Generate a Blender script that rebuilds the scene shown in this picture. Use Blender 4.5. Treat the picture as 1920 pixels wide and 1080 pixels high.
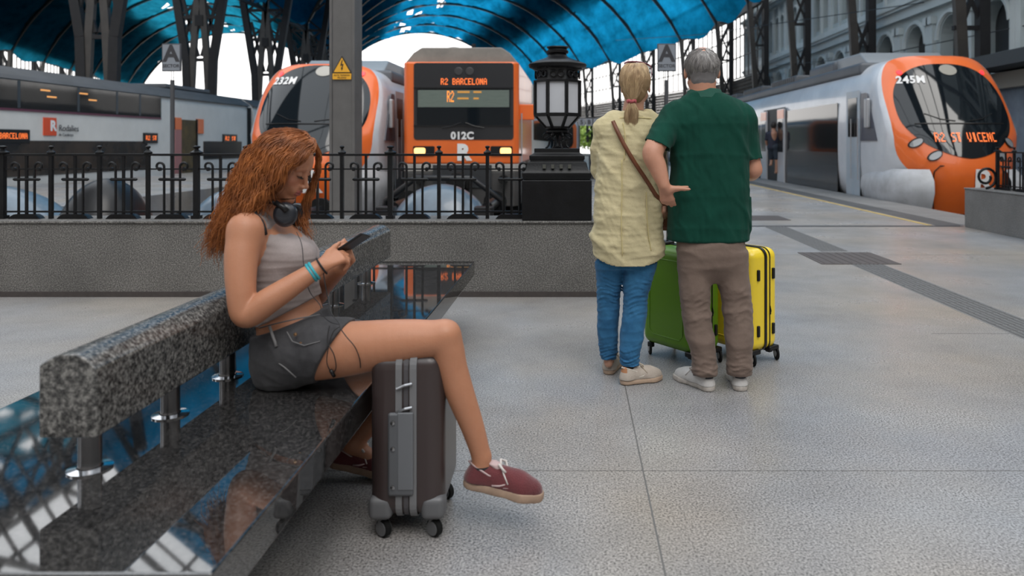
import bpy, math, random
import numpy as np
from mathutils import Vector, Matrix

for o in list(bpy.data.objects): bpy.data.objects.remove(o)
SC = bpy.context.scene
COL = SC.collection
H = 1.27            # camera height
F = 1400.0          # focal length in 1920-wide pixels
CX, CY = 1075.0, 270.0

# ---------------------------------------------------------------- camera
cam = bpy.data.cameras.new('camera')
cam.sensor_width = 36
cam.lens = F / 1920 * 36
cam.shift_x = (960 - CX) / 1920
cam.shift_y = (CY - 540) / 1920
cam.clip_end = 600
camo = bpy.data.objects.new('camera', cam); COL.objects.link(camo)
camo.location = (0, 0, H); camo.rotation_euler = (math.pi/2, 0, 0)
cam.dof.use_dof = True
cam.dof.focus_distance = 3.9
cam.dof.aperture_fstop = 2.5
SC.camera = camo

# ---------------------------------------------------------------- world, sun, exposure
w = bpy.data.worlds.new('sky'); SC.world = w; w.use_nodes = True
nt = w.node_tree; nt.nodes.clear()
out = nt.nodes.new('ShaderNodeOutputWorld'); bg = nt.nodes.new('ShaderNodeBackground')
tc = nt.nodes.new('ShaderNodeTexCoord'); sep = nt.nodes.new('ShaderNodeSeparateXYZ')
rp = nt.nodes.new('ShaderNodeValToRGB')
rp.color_ramp.elements[0].position = 0.0; rp.color_ramp.elements[0].color = (1.0, .97, .94, 1)
rp.color_ramp.elements[1].position = .6; rp.color_ramp.elements[1].color = (.90, .95, 1.0, 1)
nt.links.new(tc.outputs['Generated'], sep.inputs[0]); nt.links.new(sep.outputs['Z'], rp.inputs[0])
nt.links.new(rp.outputs[0], bg.inputs[0]); bg.inputs[1].default_value = 3.0
nt.links.new(bg.outputs[0], out.inputs[0])
sl = bpy.data.lights.new('sun', 'SUN'); sl.energy = 2.2; sl.angle = math.radians(35); sl.color = (1, .95, .88)
so = bpy.data.objects.new('sun', sl); COL.objects.link(so)
so.rotation_euler = Vector((-.35, .75, -1.25)).to_track_quat('-Z', 'Y').to_euler()
vs = SC.view_settings
vs.view_transform = 'Standard'; vs.look = 'None'; vs.exposure = -0.43; vs.gamma = 1.0; vs.use_curve_mapping = False

# ---------------------------------------------------------------- helpers
def P(px, py, Y):
    k = Y / F
    return Vector(((px-CX)*k, Y, H-(py-CY)*k))

def tag(o, label=None, cat=None, group=None, kind=None):
    if label: o['label'] = label
    if cat: o['category'] = cat
    if group: o['group'] = group
    if kind: o['kind'] = kind
    return o
ROOT = {}
def thing(name, label, cat, loc=(0, 0, 0), rz=0, group=None):
    o = bpy.data.objects.new(name, None); COL.objects.link(o)
    o.empty_display_size = .1
    o.location = loc; o.rotation_euler = (0, 0, rz)
    ROOT[o.name] = Vector(loc)
    return tag(o, label, cat, group)

def copy_tree(o, parent=None):
    c = o.copy(); COL.objects.link(c)
    if parent is not None: c.parent = parent
    for ch in list(o.children): copy_tree(ch, c)
    return c

class MB:
    """collects simple shapes into one mesh"""
    def __init__(s): s.v = []; s.f = []; s.m = []; s.mi = 0
    def add(s, vs, fs):
        b = len(s.v); s.v += [tuple(p) for p in vs]
        s.f += [tuple(i+b for i in f) for f in fs]; s.m += [s.mi]*len(fs)
        return s
    def box(s, x0, x1, y0, y1, z0, z1):
        v = [(x0,y0,z0),(x1,y0,z0),(x1,y1,z0),(x0,y1,z0),(x0,y0,z1),(x1,y0,z1),(x1,y1,z1),(x0,y1,z1)]
        return s.add(v, [(3,2,1,0),(4,5,6,7),(0,1,5,4),(1,2,6,5),(2,3,7,6),(3,0,4,7)])
    def beam(s, a, b, w, h, up=(0, 0, 1)):
        a = Vector(a); b = Vector(b); d = (b-a).normalized(); up = Vector(up)
        x = d.cross(up)
        if x.length < 1e-4: x = d.cross(Vector((1, 0, 0)))
        x.normalize(); u = x.cross(d)
        v = [p + x*sx*w/2 + u*su*h/2 for p in (a, b) for sx, su in ((-1,-1),(1,-1),(1,1),(-1,1))]
        return s.add(v, [(3,2,1,0),(4,5,6,7),(0,1,5,4),(1,2,6,5),(2,3,7,6),(3,0,4,7)])
    def tube(s, pts, r, n=8, cap=True, sx=1.0):
        pts = [Vector(p) for p in pts]; N = len(pts)
        rs = r if hasattr(r, '__len__') else [r]*N
        ref = None; rings = []
        for i, p in enumerate(pts):
            t = (pts[min(i+1, N-1)] - pts[max(i-1, 0)]).normalized()
            if ref is None:
                ref = Vector((0, 0, 1)) if abs(t.z) < .9 else Vector((1, 0, 0))
            x = t.cross(ref)
            if x.length < 1e-5: x = t.orthogonal()
            x.normalize(); u = x.cross(t); ref = u
            rings.append([p + (x*math.cos(a)*sx + u*math.sin(a))*rs[i] for a in [2*math.pi*j/n for j in range(n)]])
        v = [q for rr in rings for q in rr]; f = []
        for i in range(N-1):
            for j in range(n):
                f.append((i*n+j, i*n+(j+1) % n, (i+1)*n+(j+1) % n, (i+1)*n+j))
        if cap: f += [tuple(range(n))[::-1], tuple((N-1)*n+j for j in range(n))]
        return s.add(v, f)
    def cyl(s, a, b, r0, r1=None, n=16): return s.tube([a, b], [r0, r0 if r1 is None else r1], n)
    def lathe(s, prof, c=(0, 0, 0), n=24, rot=0, axis='z'):
        v = []; f = []; N = len(prof)
        for r, z in prof:
            for j in range(n):
                a = rot+2*math.pi*j/n
                q = (r*math.cos(a), r*math.sin(a), z)
                if axis == 'y': q = (q[0], z, q[1])
                if axis == 'x': q = (z, q[0], q[1])
                v.append((q[0]+c[0], q[1]+c[1], q[2]+c[2]))
        for i in range(N-1):
            for j in range(n): f.append((i*n+j, i*n+(j+1) % n, (i+1)*n+(j+1) % n, (i+1)*n+j))
        f += [tuple(range(n))[::-1], tuple((N-1)*n+j for j in range(n))]
        return s.add(v, f)
    def prism(s, poly, y0, y1, axis='y'):
        n = len(poly)
        def q(p, t):
            if axis == 'y': return (p[0], t, p[1])
            if axis == 'x': return (t, p[0], p[1])
            return (p[0], p[1], t)
        v = [q(p, y0) for p in poly]+[q(p, y1) for p in poly]
        f = [tuple(range(n))[::-1], tuple(range(n, 2*n))]+[(i, (i+1) % n, n+(i+1) % n, n+i) for i in range(n)]
        return s.add(v, f)
    def build(s, name, mat, parent=None, smooth=False, bevel=0, seg=2, world=True, auto=None, solid=0, sub=0):
        me = bpy.data.meshes.new(name)
        off = Vector((0, 0, 0))
        if parent is not None and world: off = ROOT.get(parent.name, Vector((0, 0, 0)))
        me.from_pydata([tuple(Vector(p)-off) for p in s.v], [], s.f)
        mats = mat if isinstance(mat, (list, tuple)) else [mat]
        for m in mats: me.materials.append(m)
        if len(mats) > 1: me.polygons.foreach_set('material_index', s.m)
        me.validate(); me.update()
        import bmesh
        bm = bmesh.new(); bm.from_mesh(me); bmesh.ops.recalc_face_normals(bm, faces=bm.faces); bm.to_mesh(me); bm.free()
        if smooth: me.polygons.foreach_set('use_smooth', [True]*len(me.polygons))
        if auto: 
            me.polygons.foreach_set('use_smooth', [True]*len(me.polygons))
            me.set_sharp_from_angle(angle=math.radians(auto))
        o = bpy.data.objects.new(name, me); COL.objects.link(o)
        if parent is not None:
            o.parent = parent; ROOT[o.name] = off
        if solid:
            m = o.modifiers.new('solid', 'SOLIDIFY'); m.thickness = solid; m.offset = 0
        if bevel:
            m = o.modifiers.new('bevel', 'BEVEL'); m.width = bevel; m.segments = seg; m.limit_method = 'ANGLE'
            m.harden_normals = False
            if not smooth: me.polygons.foreach_set('use_smooth', [True]*len(me.polygons)); m2 = o.modifiers.new('wn', 'WEIGHTED_NORMAL')
        if sub:
            m = o.modifiers.new('sub', 'SUBSURF'); m.levels = sub; m.render_levels = sub
        return o

def struct(o): o['kind'] = 'structure'; return o

def text_mesh(txt, size, depth=.004, align='CENTER', shear=0, space=1.0, bold=0.0):
    cu = bpy.data.curves.new('t', 'FONT'); cu.body = txt; cu.size = size; cu.extrude = depth
    cu.align_x = align; cu.align_y = 'CENTER'; cu.shear = shear; cu.space_character = space; cu.offset = bold
    cu.resolution_u = 3
    ob = bpy.data.objects.new('t', cu); COL.objects.link(ob)
    bpy.context.view_layer.update()
    me = bpy.data.meshes.new_from_object(ob.evaluated_get(bpy.context.evaluated_depsgraph_get()))
    vs = [v.co.copy() for v in me.vertices]; fs = [tuple(p.vertices) for p in me.polygons]
    bpy.data.objects.remove(ob); bpy.data.curves.remove(cu); bpy.data.meshes.remove(me)
    return vs, fs
def put_text(name, txt, size, loc, mat, parent, face='-y', **kw):
    """flat lettering standing on a surface; face = direction it is read from"""
    world = kw.pop('world', True); tilt = kw.pop('tilt', 0)
    vs, fs = text_mesh(txt, size, **kw)
    loc = Vector(loc); o = []
    for v in vs:
        x, y, z = v
        if face == '-y': q = Vector((x, -z, y))
        elif face == '+x': q = Vector((z, x, y))
        elif face == '-x': q = Vector((-z, -x, y))
        if tilt: q = Matrix.Rotation(tilt, 3, 'X') @ q
        o.append(loc+q)
    mb = MB(); mb.add(o, fs)
    return mb.build(name, mat, parent, world=world)

LED = {'R':['1110','1001','1001','1110','1010','1001','1001'],'2':['0110','1001','0001','0010','0100','1000','1111'],
 'S':['0111','1000','1000','0110','0001','0001','1110'],'T':['1111','0110','0110','0110','0110','0110','0110'],
 'V':['1001','1001','1001','1001','1001','0110','0110'],'I':['0110','0110','0110','0110','0110','0110','0110'],
 'C':['0111','1000','1000','1000','1000','1000','0111'],'E':['1111','1000','1000','1110','1000','1000','1111'],
 'N':['1001','1101','1101','1011','1011','1001','1001'],'B':['1110','1001','1001','1110','1001','1001','1110'],
 'A':['0110','1001','1001','1111','1001','1001','1001'],'L':['1000','1000','1000','1000','1000','1000','1111'],
 'O':['0110','1001','1001','1001','1001','1001','0110'],' ':['0000']*7}
def led_text(name, txt, w, h, loc, mat, parent, face='-y', world=True):
    mb = MB(); n = len(txt); cell = w/(n*5-1); ch = h/7; loc = Vector(loc)
    for i, c in enumerate(txt):
        for r, row in enumerate(LED[c]):
            for q, b in enumerate(row):
                if b == '1':
                    x = -w/2+(i*5+q+.5)*cell; z = h/2-(r+.5)*ch; a = cell*.46; e = ch*.42
                    vs = []
                    for dx, dz in ((-a,-e),(a,-e),(a,e),(-a,e)):
                        if face == '-y': vs.append(loc+Vector((x+dx, 0, z+dz)))
                        else: vs.append(loc+Vector((0, x+dx, z+dz)))
                    mb.add(vs, [(0, 1, 2, 3)])
    return mb.build(name, mat, parent, world=world)

# ---------------------------------------------------------------- materials
MATS = {}
def mat(name, col=(.5,.5,.5), rough=.5, metal=0, spec=.5, noise=None, col2=None, bump=None, coat=0, trans=0,
        emit=None, sss=0, stretch=None, fine=None, attr=False, sheen=0, alpha=1):
    if name in MATS: return MATS[name]
    m = bpy.data.materials.new(name); MATS[name] = m; m.use_nodes = True
    n = m.node_tree.nodes; l = m.node_tree.links; b = n['Principled BSDF']
    b.inputs['Base Color'].default_value = (*col, 1); b.inputs['Roughness'].default_value = rough
    b.inputs['Metallic'].default_value = metal; b.inputs['Specular IOR Level'].default_value = spec
    b.inputs['Coat Weight'].default_value = coat; b.inputs['Coat Roughness'].default_value = .06
    b.inputs['Transmission Weight'].default_value = trans
    b.inputs['Sheen Weight'].default_value = sheen
    if sss:
        b.inputs['Subsurface Weight'].default_value = sss; b.inputs['Subsurface Radius'].default_value = (.012, .005, .003)
        b.inputs['Subsurface Scale'].default_value = 1
    if emit:
        b.inputs['Emission Color'].default_value = (*emit[0], 1); b.inputs['Emission Strength'].default_value = emit[1]
    tc = n.new('ShaderNodeTexCoord'); mp = n.new('ShaderNodeMapping')
    l.new(tc.outputs['Object'], mp.inputs[0])
    if stretch: mp.inputs['Scale'].default_value = stretch
    src = None
    if attr:
        a = n.new('ShaderNodeAttribute'); a.attribute_name = 'Col'; src = a.outputs['Color']
    if noise:
        t = n.new('ShaderNodeTexNoise'); t.inputs['Scale'].default_value = noise[0]; t.inputs['Detail'].default_value = 5
        t.inputs['Roughness'].default_value = .6
        l.new(mp.outputs[0], t.inputs[0])
        r = n.new('ShaderNodeValToRGB'); c = noise[1] if len(noise) > 1 else .15
        r.color_ramp.elements[0].position = .5-c; r.color_ramp.elements[1].position = .5+c
        r.color_ramp.elements[0].color = (*(col2 or [x*.75 for x in col]), 1); r.color_ramp.elements[1].color = (*col, 1)
        l.new(t.outputs[0], r.inputs[0])
        if src is not None:
            mx = n.new('ShaderNodeMix'); mx.data_type = 'RGBA'; mx.blend_type = 'MULTIPLY'; mx.inputs[0].default_value = 1
            l.new(src, mx.inputs[6]); l.new(r.outputs[0], mx.inputs[7]); src = mx.outputs[2]
        else: src = r.outputs[0]
    if fine:   # (scale, dark multiplier, light multiplier): grain
        v = n.new('ShaderNodeTexVoronoi'); v.inputs['Scale'].default_value = fine[0]
        l.new(mp.outputs[0], v.inputs[0])
        bw = n.new('ShaderNodeSeparateColor'); l.new(v.outputs['Color'], bw.inputs[0])
        mr = n.new('ShaderNodeMapRange'); mr.inputs['To Min'].default_value = fine[1]; mr.inputs['To Max'].default_value = fine[2]
        l.new(bw.outputs[0], mr.inputs[0])
        mx = n.new('ShaderNodeMix'); mx.data_type = 'RGBA'; mx.blend_type = 'MULTIPLY'; mx.inputs[0].default_value = 1
        if src is not None: l.new(src, mx.inputs[6])
        else: mx.inputs[6].default_value = (*col, 1)
        l.new(mr.outputs[0], mx.inputs[7]); src = mx.outputs[2]
    if src is not None: l.new(src, b.inputs['Base Color'])
    if bump:
        t = n.new('ShaderNodeTexNoise'); t.inputs['Scale'].default_value = bump[0]; t.inputs['Detail'].default_value = 4
        l.new(mp.outputs[0], t.inputs[0])
        bp = n.new('ShaderNodeBump'); bp.inputs['Strength'].default_value = bump[1]; bp.inputs['Distance'].default_value = bump[2] if len(bump) > 2 else .01
        l.new(t.outputs[0], bp.inputs['Height']); l.new(bp.outputs[0], b.inputs['Normal'])
    return m

iron = mat('iron', (.0075,.0078,.009), .38, spec=.28, bump=(60,.15), noise=(9,.2), col2=(.004,.004,.0045))
steel_dark = mat('steel_dark', (.018,.018,.02), .55, noise=(3,.2), spec=.25)
rib_mat = mat('rib', (.05,.043,.038), .5, noise=(2,.3), col2=(.02,.018,.017))
chrome = mat('chrome', (.42,.42,.43), .22, metal=1, noise=(8,.3), col2=(.25,.25,.26))
silver = mat('silver', (.42,.43,.45), .35, metal=.4)
black_plastic = mat('black_plastic', (.008,.008,.009), .35, spec=.35)
black_rubber = mat('black_rubber', (.008,.008,.008), .7, spec=.2)
orange = mat('orange', (.80,.155,.022), .32, coat=.4, noise=(1.2,.3), col2=(.66,.12,.02))
white_p = mat('train_white', (.66,.68,.71), .3, coat=.4, noise=(.9,.25), col2=(.44,.47,.52))
grey_white = mat('coach_white', (.66,.645,.62), .45, noise=(.8,.3), col2=(.52,.51,.49))
dark_side = mat('train_dark', (.03,.028,.03), .22, coat=.2, noise=(1.5,.2), col2=(.03,.03,.03))
glass_dark = mat('dark_glass', (.006,.009,.012), .05, spec=.5)
glass_side = mat('side_glass', (.02,.02,.02), .06, spec=.6)
roof_grey = mat('roof_grey', (.10,.11,.125), .5, noise=(.8,.3), col2=(.06,.065,.075))
roof_dirty = mat('roof_dirty', (.27,.25,.22), .7, noise=(2,.3), col2=(.13,.12,.11))
led_or = mat('led_orange', (.3,.05,.01), .5, emit=((1,.20,.04), 2.2))
refl_am = mat('reflected_amber', (.3,.1,.01), .5, emit=((1,.30,.04), 2.2))  # glow standing in for a sign reflected in the boxy train's windscreen
head_warm = mat('headlight_lit', (.9,.6,.3), .3, emit=((1,.50,.14), 2.6))
red_lit = mat('red_lamp', (.6,.03,.03), .3, emit=((1,.04,.06), 1.6))
head_off = mat('headlight_glass', (.25,.26,.27), .1, coat=1)
white_letter = mat('white_letter', (.72,.72,.72), .5)
grey_letter = mat('dark_letter', (.03,.03,.035), .5)
sign_grey = mat('sign_grey', (.20,.22,.25), .45)
pole_grey = mat('pole_grey', (.05,.052,.058), .5)
# ---------------------------------------------------------------- floor and ground materials
def stone_mat(name, base, dark, light, scale, rough, blot=.25, roughvar=.12, seams=None, spec=.5, bumpd=.0004):
    m = bpy.data.materials.new(name); m.use_nodes = True
    n = m.node_tree.nodes; l = m.node_tree.links; b = n['Principled BSDF']
    tc = n.new('ShaderNodeTexCoord')
    t1 = n.new('ShaderNodeTexNoise'); t1.inputs['Scale'].default_value = scale; t1.inputs['Detail'].default_value = 3; t1.inputs['Roughness'].default_value = .7
    l.new(tc.outputs['Object'], t1.inputs[0])
    r1 = n.new('ShaderNodeValToRGB'); e = r1.color_ramp.elements
    e[0].position = .36; e[0].color = (*dark, 1); e[1].position = .66; e[1].color = (*light, 1)
    x = e.new(.5); x.color = (*base, 1)
    l.new(t1.outputs[0], r1.inputs[0])
    t2 = n.new('ShaderNodeTexNoise'); t2.inputs['Scale'].default_value = .9; t2.inputs['Detail'].default_value = 6; t2.inputs['Roughness'].default_value = .62
    l.new(tc.outputs['Object'], t2.inputs[0])
    mr = n.new('ShaderNodeMapRange'); mr.inputs['From Min'].default_value = .3; mr.inputs['From Max'].default_value = .7
    mr.inputs['To Min'].default_value = 1-blot; mr.inputs['To Max'].default_value = 1+blot*.6
    l.new(t2.outputs[0], mr.inputs[0])
    mx = n.new('ShaderNodeMix'); mx.data_type = 'RGBA'; mx.blend_type = 'MULTIPLY'; mx.inputs[0].default_value = 1
    l.new(r1.outputs[0], mx.inputs[6]); l.new(mr.outputs[0], mx.inputs[7])
    if name == 'terrazzo':      # faint warm and cool staining
        t3 = n.new('ShaderNodeTexNoise'); t3.inputs['Scale'].default_value = .55; t3.inputs['Detail'].default_value = 4
        l.new(tc.outputs['Object'], t3.inputs[0])
        r3 = n.new('ShaderNodeValToRGB'); r3.color_ramp.elements[0].position = .38; r3.color_ramp.elements[1].position = .66
        r3.color_ramp.elements[0].color = (.93, .98, 1.06, 1); r3.color_ramp.elements[1].color = (1.06, .98, .88, 1)
        l.new(t3.outputs[0], r3.inputs[0])
        m3 = n.new('ShaderNodeMix'); m3.data_type = 'RGBA'; m3.blend_type = 'MULTIPLY'; m3.inputs[0].default_value = 1
        l.new(mx.outputs[2], m3.inputs[6]); l.new(r3.outputs[0], m3.inputs[7]); mx = m3
    l.new(mx.outputs[2], b.inputs['Base Color'])
    m2 = n.new('ShaderNodeMapRange'); m2.inputs['From Min'].default_value = .3; m2.inputs['From Max'].default_value = .7
    m2.inputs['To Min'].default_value = rough+roughvar; m2.inputs['To Max'].default_value = max(.02, rough-roughvar)
    l.new(t2.outputs[0], m2.inputs[0]); l.new(m2.outputs[0], b.inputs['Roughness'])
    b.inputs['Specular IOR Level'].default_value = spec
    if bumpd:
        bp = n.new('ShaderNodeBump'); bp.inputs['Strength'].default_value = .5; bp.inputs['Distance'].default_value = bumpd
        l.new(t1.outputs[0], bp.inputs['Height']); l.new(bp.outputs[0], b.inputs['Normal'])
    if name == 'granite_seat': b.inputs['IOR'].default_value = 1.7
    MATS[name] = m
    return m
terrazzo = stone_mat('terrazzo', (.30,.287,.275), (.09,.086,.083), (.46,.445,.425), 125, .33, .30, .12, bumpd=0)
granite_wall = stone_mat('granite_wall', (.125,.118,.11), (.04,.038,.036), (.32,.305,.285), 110, .55, .35, .1)
granite_back = stone_mat('granite_back', (.085,.082,.078), (.02,.02,.02), (.25,.24,.225), 95, .22, .1, .04)
granite_seat = stone_mat('granite_seat', (.020,.0195,.0195), (.006,.006,.006), (.075,.070,.067), 150, .035, .1, .02, spec=1.0, bumpd=0)
ballast = stone_mat('ballast', (.05,.045,.04), (.015,.014,.013), (.10,.09,.08), 14, .9, .3, 0)
edge_light = stone_mat('edge_light', (.20,.195,.19), (.12,.12,.12), (.28,.27,.26), 60, .6, .2, .05)
edge_dark = stone_mat('edge_dark', (.085,.083,.082), (.05,.05,.05), (.12,.12,.12), 60, .6, .2, .05)
yellow_line = mat('yellow_line', (.55,.38,.10), .6, noise=(3,.2), col2=(.4,.3,.12))
plate_mat = mat('plate', (.10,.085,.08), .55, noise=(30,.2), bump=(90,.4))
seam_mat = mat('seam', (.13,.125,.12), .8)

# bend of the train shed beyond 52 m
def bend(Y):
    if Y < 52: return 0.0
    if Y < 75: return (Y-52)**2/140.0
    return 529/140.0 + (Y-75)*.33

# main floor, then platforms that follow the bend
mb = MB()
mb.box(-24, 14, -8, 6.42, -.3, 0)
mb.box(.3, 14, 6.42, 11.62, -.3, 0)
floor = struct(mb.build('floor', terrazzo))
def platform(name, x0, x1, y0, y1, mat_, z=0, dep=1.0, step=4):
    mb = MB(); ys = []
    y = y0
    while y < y1: ys.append(y); y += step
    ys.append(y1); v = []; f = []
    for y in ys:
        d = bend(y)
        v += [(x0-d, y, z-dep), (x1-d, y, z-dep), (x1-d, y, z), (x0-d, y, z)]
    for i in range(len(ys)-1):
        for j in range(4): f.append((i*4+j, i*4+(j+1) % 4, i*4+4+(j+1) % 4, i*4+4+j))
    f += [(0, 1, 2, 3), tuple(len(v)-4+j for j in (3, 2, 1, 0))]
    mb.add(v, f)
    return struct(mb.build(name, mat_))
platform('floor_platform', -.9, 5.65, 11.62, 136, terrazzo)
mb = MB(); mb.box(-.9, .3, 6.7, 11.62, -1, 0); struct(mb.build('floor_side', terrazzo))
platform('trim_1', 5.65, 6.1, 11.62, 136, edge_dark, z=-.002)
platform('trim_2', 6.1, 7.0, 11.62, 136, edge_light, z=.0)
platform('trim_3', 5.52, 5.60, 11.66, 136, yellow_line, z=.004, dep=.004)
platform('floor_left', -16.95, -10.4, 14.5, 136, terrazzo)
platform('floor_right', 10.5, 14.2, 11.62, 136, edge_light)
mb = MB(); mb.add([(-90, 6.42, -1.0), (40, 6.42, -1.0), (40, 150, -1.0), (-90, 150, -1.0)], [(0, 1, 2, 3)])
struct(mb.build('ground', ballast))

# floor joints, slots, drain channel, tactile strip, plates
mb = MB()
mb.box(.268, .274, .5, 6.2, 0, .0012); mb.box(-6, 8, 2.8995, 2.9015, 0, .001); mb.box(2.4, 8, 5.0, 5.004, 0, .001)
mb.box(.4, 14, 8.55, 8.556, 0, .001)
struct(mb.build('trim_4', seam_mat))
mb = MB(); mb.beam(P(-60, 637, 4.85)*1, P(90, 591, 5.55), .03, .002)
v = [(-4.45, 4.7, 0), (-4.45, 5.53, 0)]
mb = MB(); mb.box(-4.32, -4.285, 4.2, 5.53, 0, .0015); struct(mb.build('trim_5', mat('slot', (.02,.02,.02), .8)))
mb = MB(); mb.box(.6, 6.0, 11.45, 11.62, 0, .002); struct(mb.build('trim_6', mat('channel', (.05,.05,.052), .6, bump=(80,.3))))
mb = MB()
y = 2.0
while y < 11.4:
    if not (7.85 < y < 8.75):
        for j in range(7): mb.box(2.94+j*.046, 2.94+j*.046+.03, y, y+.165, 0, .004)
    y += .18
struct(mb.build('trim_7', mat('tactile', (.115,.113,.112), .6, noise=(20,.2))))
mb = MB(); mb.box(2.925, 3.27, 2.0, 7.85, 0, .0015); mb.box(2.925, 3.27, 8.75, 11.4, 0, .0015)
struct(mb.build('trim_8', mat('tactile_base', (.20,.198,.195), .6)))
for (x0, x1, y0, y1, lab) in ((2.62, 3.46, 7.87, 8.72, 'dark metal floor plate set into the tactile strip beside the yellow suitcase'),
                         (2.9, 3.62, 12.4, 13.2, 'small dark metal floor plate beyond the drain channel near the right platform')):
    mb = MB(); mb.box(x0, x1, y0, y1, 0, .006)
    for j in range(8):
        mb.box(x0+.04+j*(x1-x0-.08)/8, x0+.055+j*(x1-x0-.08)/8, y0+.04, y1-.04, .006, .009)
    tag(mb.build('floor_plate', plate_mat), lab, 'floor plate')

# ---------------------------------------------------------------- low granite walls
mb = MB(); mb.box(-12, .33, 6.2, 6.64, 0, .61)
mb.box(-12, .33, 6.185, 6.66, .61, .632)
struct(mb.build('wall_front', granite_wall, bevel=.006))
mb = MB(); mb.box(-12, .33, 6.192, 6.2, 0, .045); struct(mb.build('baseboard_front', mat('wall_foot', (.055,.045,.042), .7, noise=(20,.2))))
mb = MB(); mb.box(6.0, 6.5, 3.5, 11.45, 0, .58); mb.box(5.99, 6.51, 3.49, 11.46, .58, .6)
struct(mb.build('wall_right', stone_mat('granite_light', (.17,.168,.162), (.09,.09,.09), (.27,.265,.26), 90, .5, .3, .1), bevel=.006))

# ---------------------------------------------------------------- iron railings
def scroll_panel(cx, y):
    """three bars, the outer two curling outwards at the top, tied by a cross bar, on a flared foot"""
    mb = MB()
    mb.box(cx-.010, cx+.010, y-.009, y+.009, .66, 1.175)
    for s in (-1, 1):
        x = cx+s*.068
        pts = [(x, y, .66), (x, y, 1.07)]
        for i in range(13):
            a = math.pi*1.45*i/12
            r = .034 - .014*max(0, (i-6)/6)
            pts.append((x+s*(.034-r*math.cos(a)), y, 1.075+r*math.sin(a)))
        mb.tube(pts, .0105, 8)
        mb.lathe([(.001,-.014),(.017,-.010),(.017,.010),(.001,.014)], (pts[-1][0], y, pts[-1][2]), 10, axis='y')
    mb.tube([(cx-.115, y, .968), (cx-.105, y, .968), (cx+.105, y, .968), (cx+.115, y, .968)], [.008,.014,.014,.008], 8)
    mb.prism([(cx-.135, .633), (cx+.135, .633), (cx+.115, .655), (cx+.085, .672), (cx-.085, .672), (cx-.115, .655)], y-.035, y+.035)
    return mb
def rail_post(x, y, big):
    mb = MB(); r = .021 if big else .0145
    mb.box(x-r, x+r, y-r, y+r, .632, 1.18)
    s = 1.55 if big else 1.0
    mb.lathe([(.028*s,1.185),(.034*s,1.192),(.034*s,1.20),(.020*s,1.212),(.011*s,1.222),(.011*s,1.232),(.020*s,1.24),(.020*s,1.25),(.008*s,1.256)], (x, y, 0), 12)
    if big: mb.box(x-.034, x+.034, y-.034, y+.034, .632, .66)
    return mb
RY = 6.38; kk = RY/F
rail = thing('iron_railing', 'long black wrought iron railing with scrolled bars on the low granite wall behind the bench', 'railing', (-3, RY, .632))
mb = MB(); mb.box(-6.3, -.44, RY-.017, RY+.017, 1.168, 1.188); mb.build('top_rail', iron, rail, bevel=.003)
mb = MB(); mb.box(-6.3, -.44, RY-.008, RY+.008, 1.05, 1.062); mb.build('middle_rail', iron, rail)
mb = MB(); mb.box(-6.3, -.44, RY-.012, RY+.012, .685, .70); mb.build('bottom_rail', iron, rail)
for i in range(-4, 11):
    px = 5+i*90.9
    x = (px-CX)*kk
    if x > -6.3: rail_post(x, RY, i % 4 == 0).build('post', iron, rail, auto=40)
    xc = (px+45-CX)*kk
    if -6.2 < xc < -.5: scroll_panel(xc, RY).build('scrolled_bars', iron, rail, auto=40)
# railing on the right-hand wall runs towards the camera
railr = thing('iron_railing', 'short black wrought iron railing on the low wall in front of the right orange train', 'railing', (6.25, 9, .6))
RM = Matrix.Translation((6.25, 11.0, -.03)) @ Matrix.Rotation(-math.pi/2, 4, 'Z')
def turned(mb):
    mb.v = [tuple(RM @ Vector(p)) for p in mb.v]; return mb
turned(MB().box(0, 6.5, -.017, .017, 1.168, 1.188)).build('top_rail', iron, railr)
turned(MB().box(0, 6.5, -.008, .008, 1.05, 1.062)).build('middle_rail', iron, railr)
turned(MB().box(0, 6.5, -.012, .012, .685, .70)).build('bottom_rail', iron, railr)
for i in range(0, 12):
    turned(rail_post(i*.415, 0, i % 4 == 0)).build('post', iron, railr, auto=40)
    turned(scroll_panel(i*.415+.2075, 0)).build('scrolled_bars', iron, railr, auto=40)
# big side scroll at its head
mb = MB(); pts = []
for i in range(22):
    a = -math.pi*.5+2*math.pi*1.3*i/21; r = .165*(1-.6*i/21)
    pts.append((6.25-.16+r*math.cos(a), 11.02, .78+r*math.sin(a)))
mb.tube(pts, .02, 8); mb.build('end_scroll', iron, railr, smooth=True)

# ---------------------------------------------------------------- street lamp on its iron pedestal
LX, LY = (1046-CX)*.0047, 6.46
lamp = thing('pedestal_lantern', 'black octagonal cast iron lantern with frosted panes on a pedestal at the wall end', 'lamp', (LX, LY, .632))
kx = .0046
def zl(py): return H-(py-CY)*LY/F
mb = MB(); mb.box(LX-.29, LX+.29, LY-.27, LY+.18, .632, zl(335)); mb.build('pedestal_block', iron, lamp, bevel=.008)
mb = MB()
def sq(profile):
    v = []; f = []
    for hw, z in profile: v += [(LX-hw, LY-.045-hw*.78, z), (LX+hw, LY-.045-hw*.78, z), (LX+hw, LY-.045+hw*.78, z), (LX-hw, LY-.045+hw*.78, z)]
    for i in range(len(profile)-1):
        for j in range(4): f.append((i*4+j, i*4+(j+1) % 4, i*4+4+(j+1) % 4, i*4+4+j))
    f += [(3, 2, 1, 0), tuple(len(v)-4+j for j in range(4))]
    mb.add(v, f)
sq([(.27, zl(336)), (.288, zl(329)), (.288, zl(322)), (.262, zl(317)), (.245, zl(303)), (.222, zl(301)), (.232, zl(297)), (.232, zl(291)), (.205, zl(288)), (.192, zl(286)), (.192, zl(278))])
mb.build('stepped_plinth', iron, lamp, bevel=.004)
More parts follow.
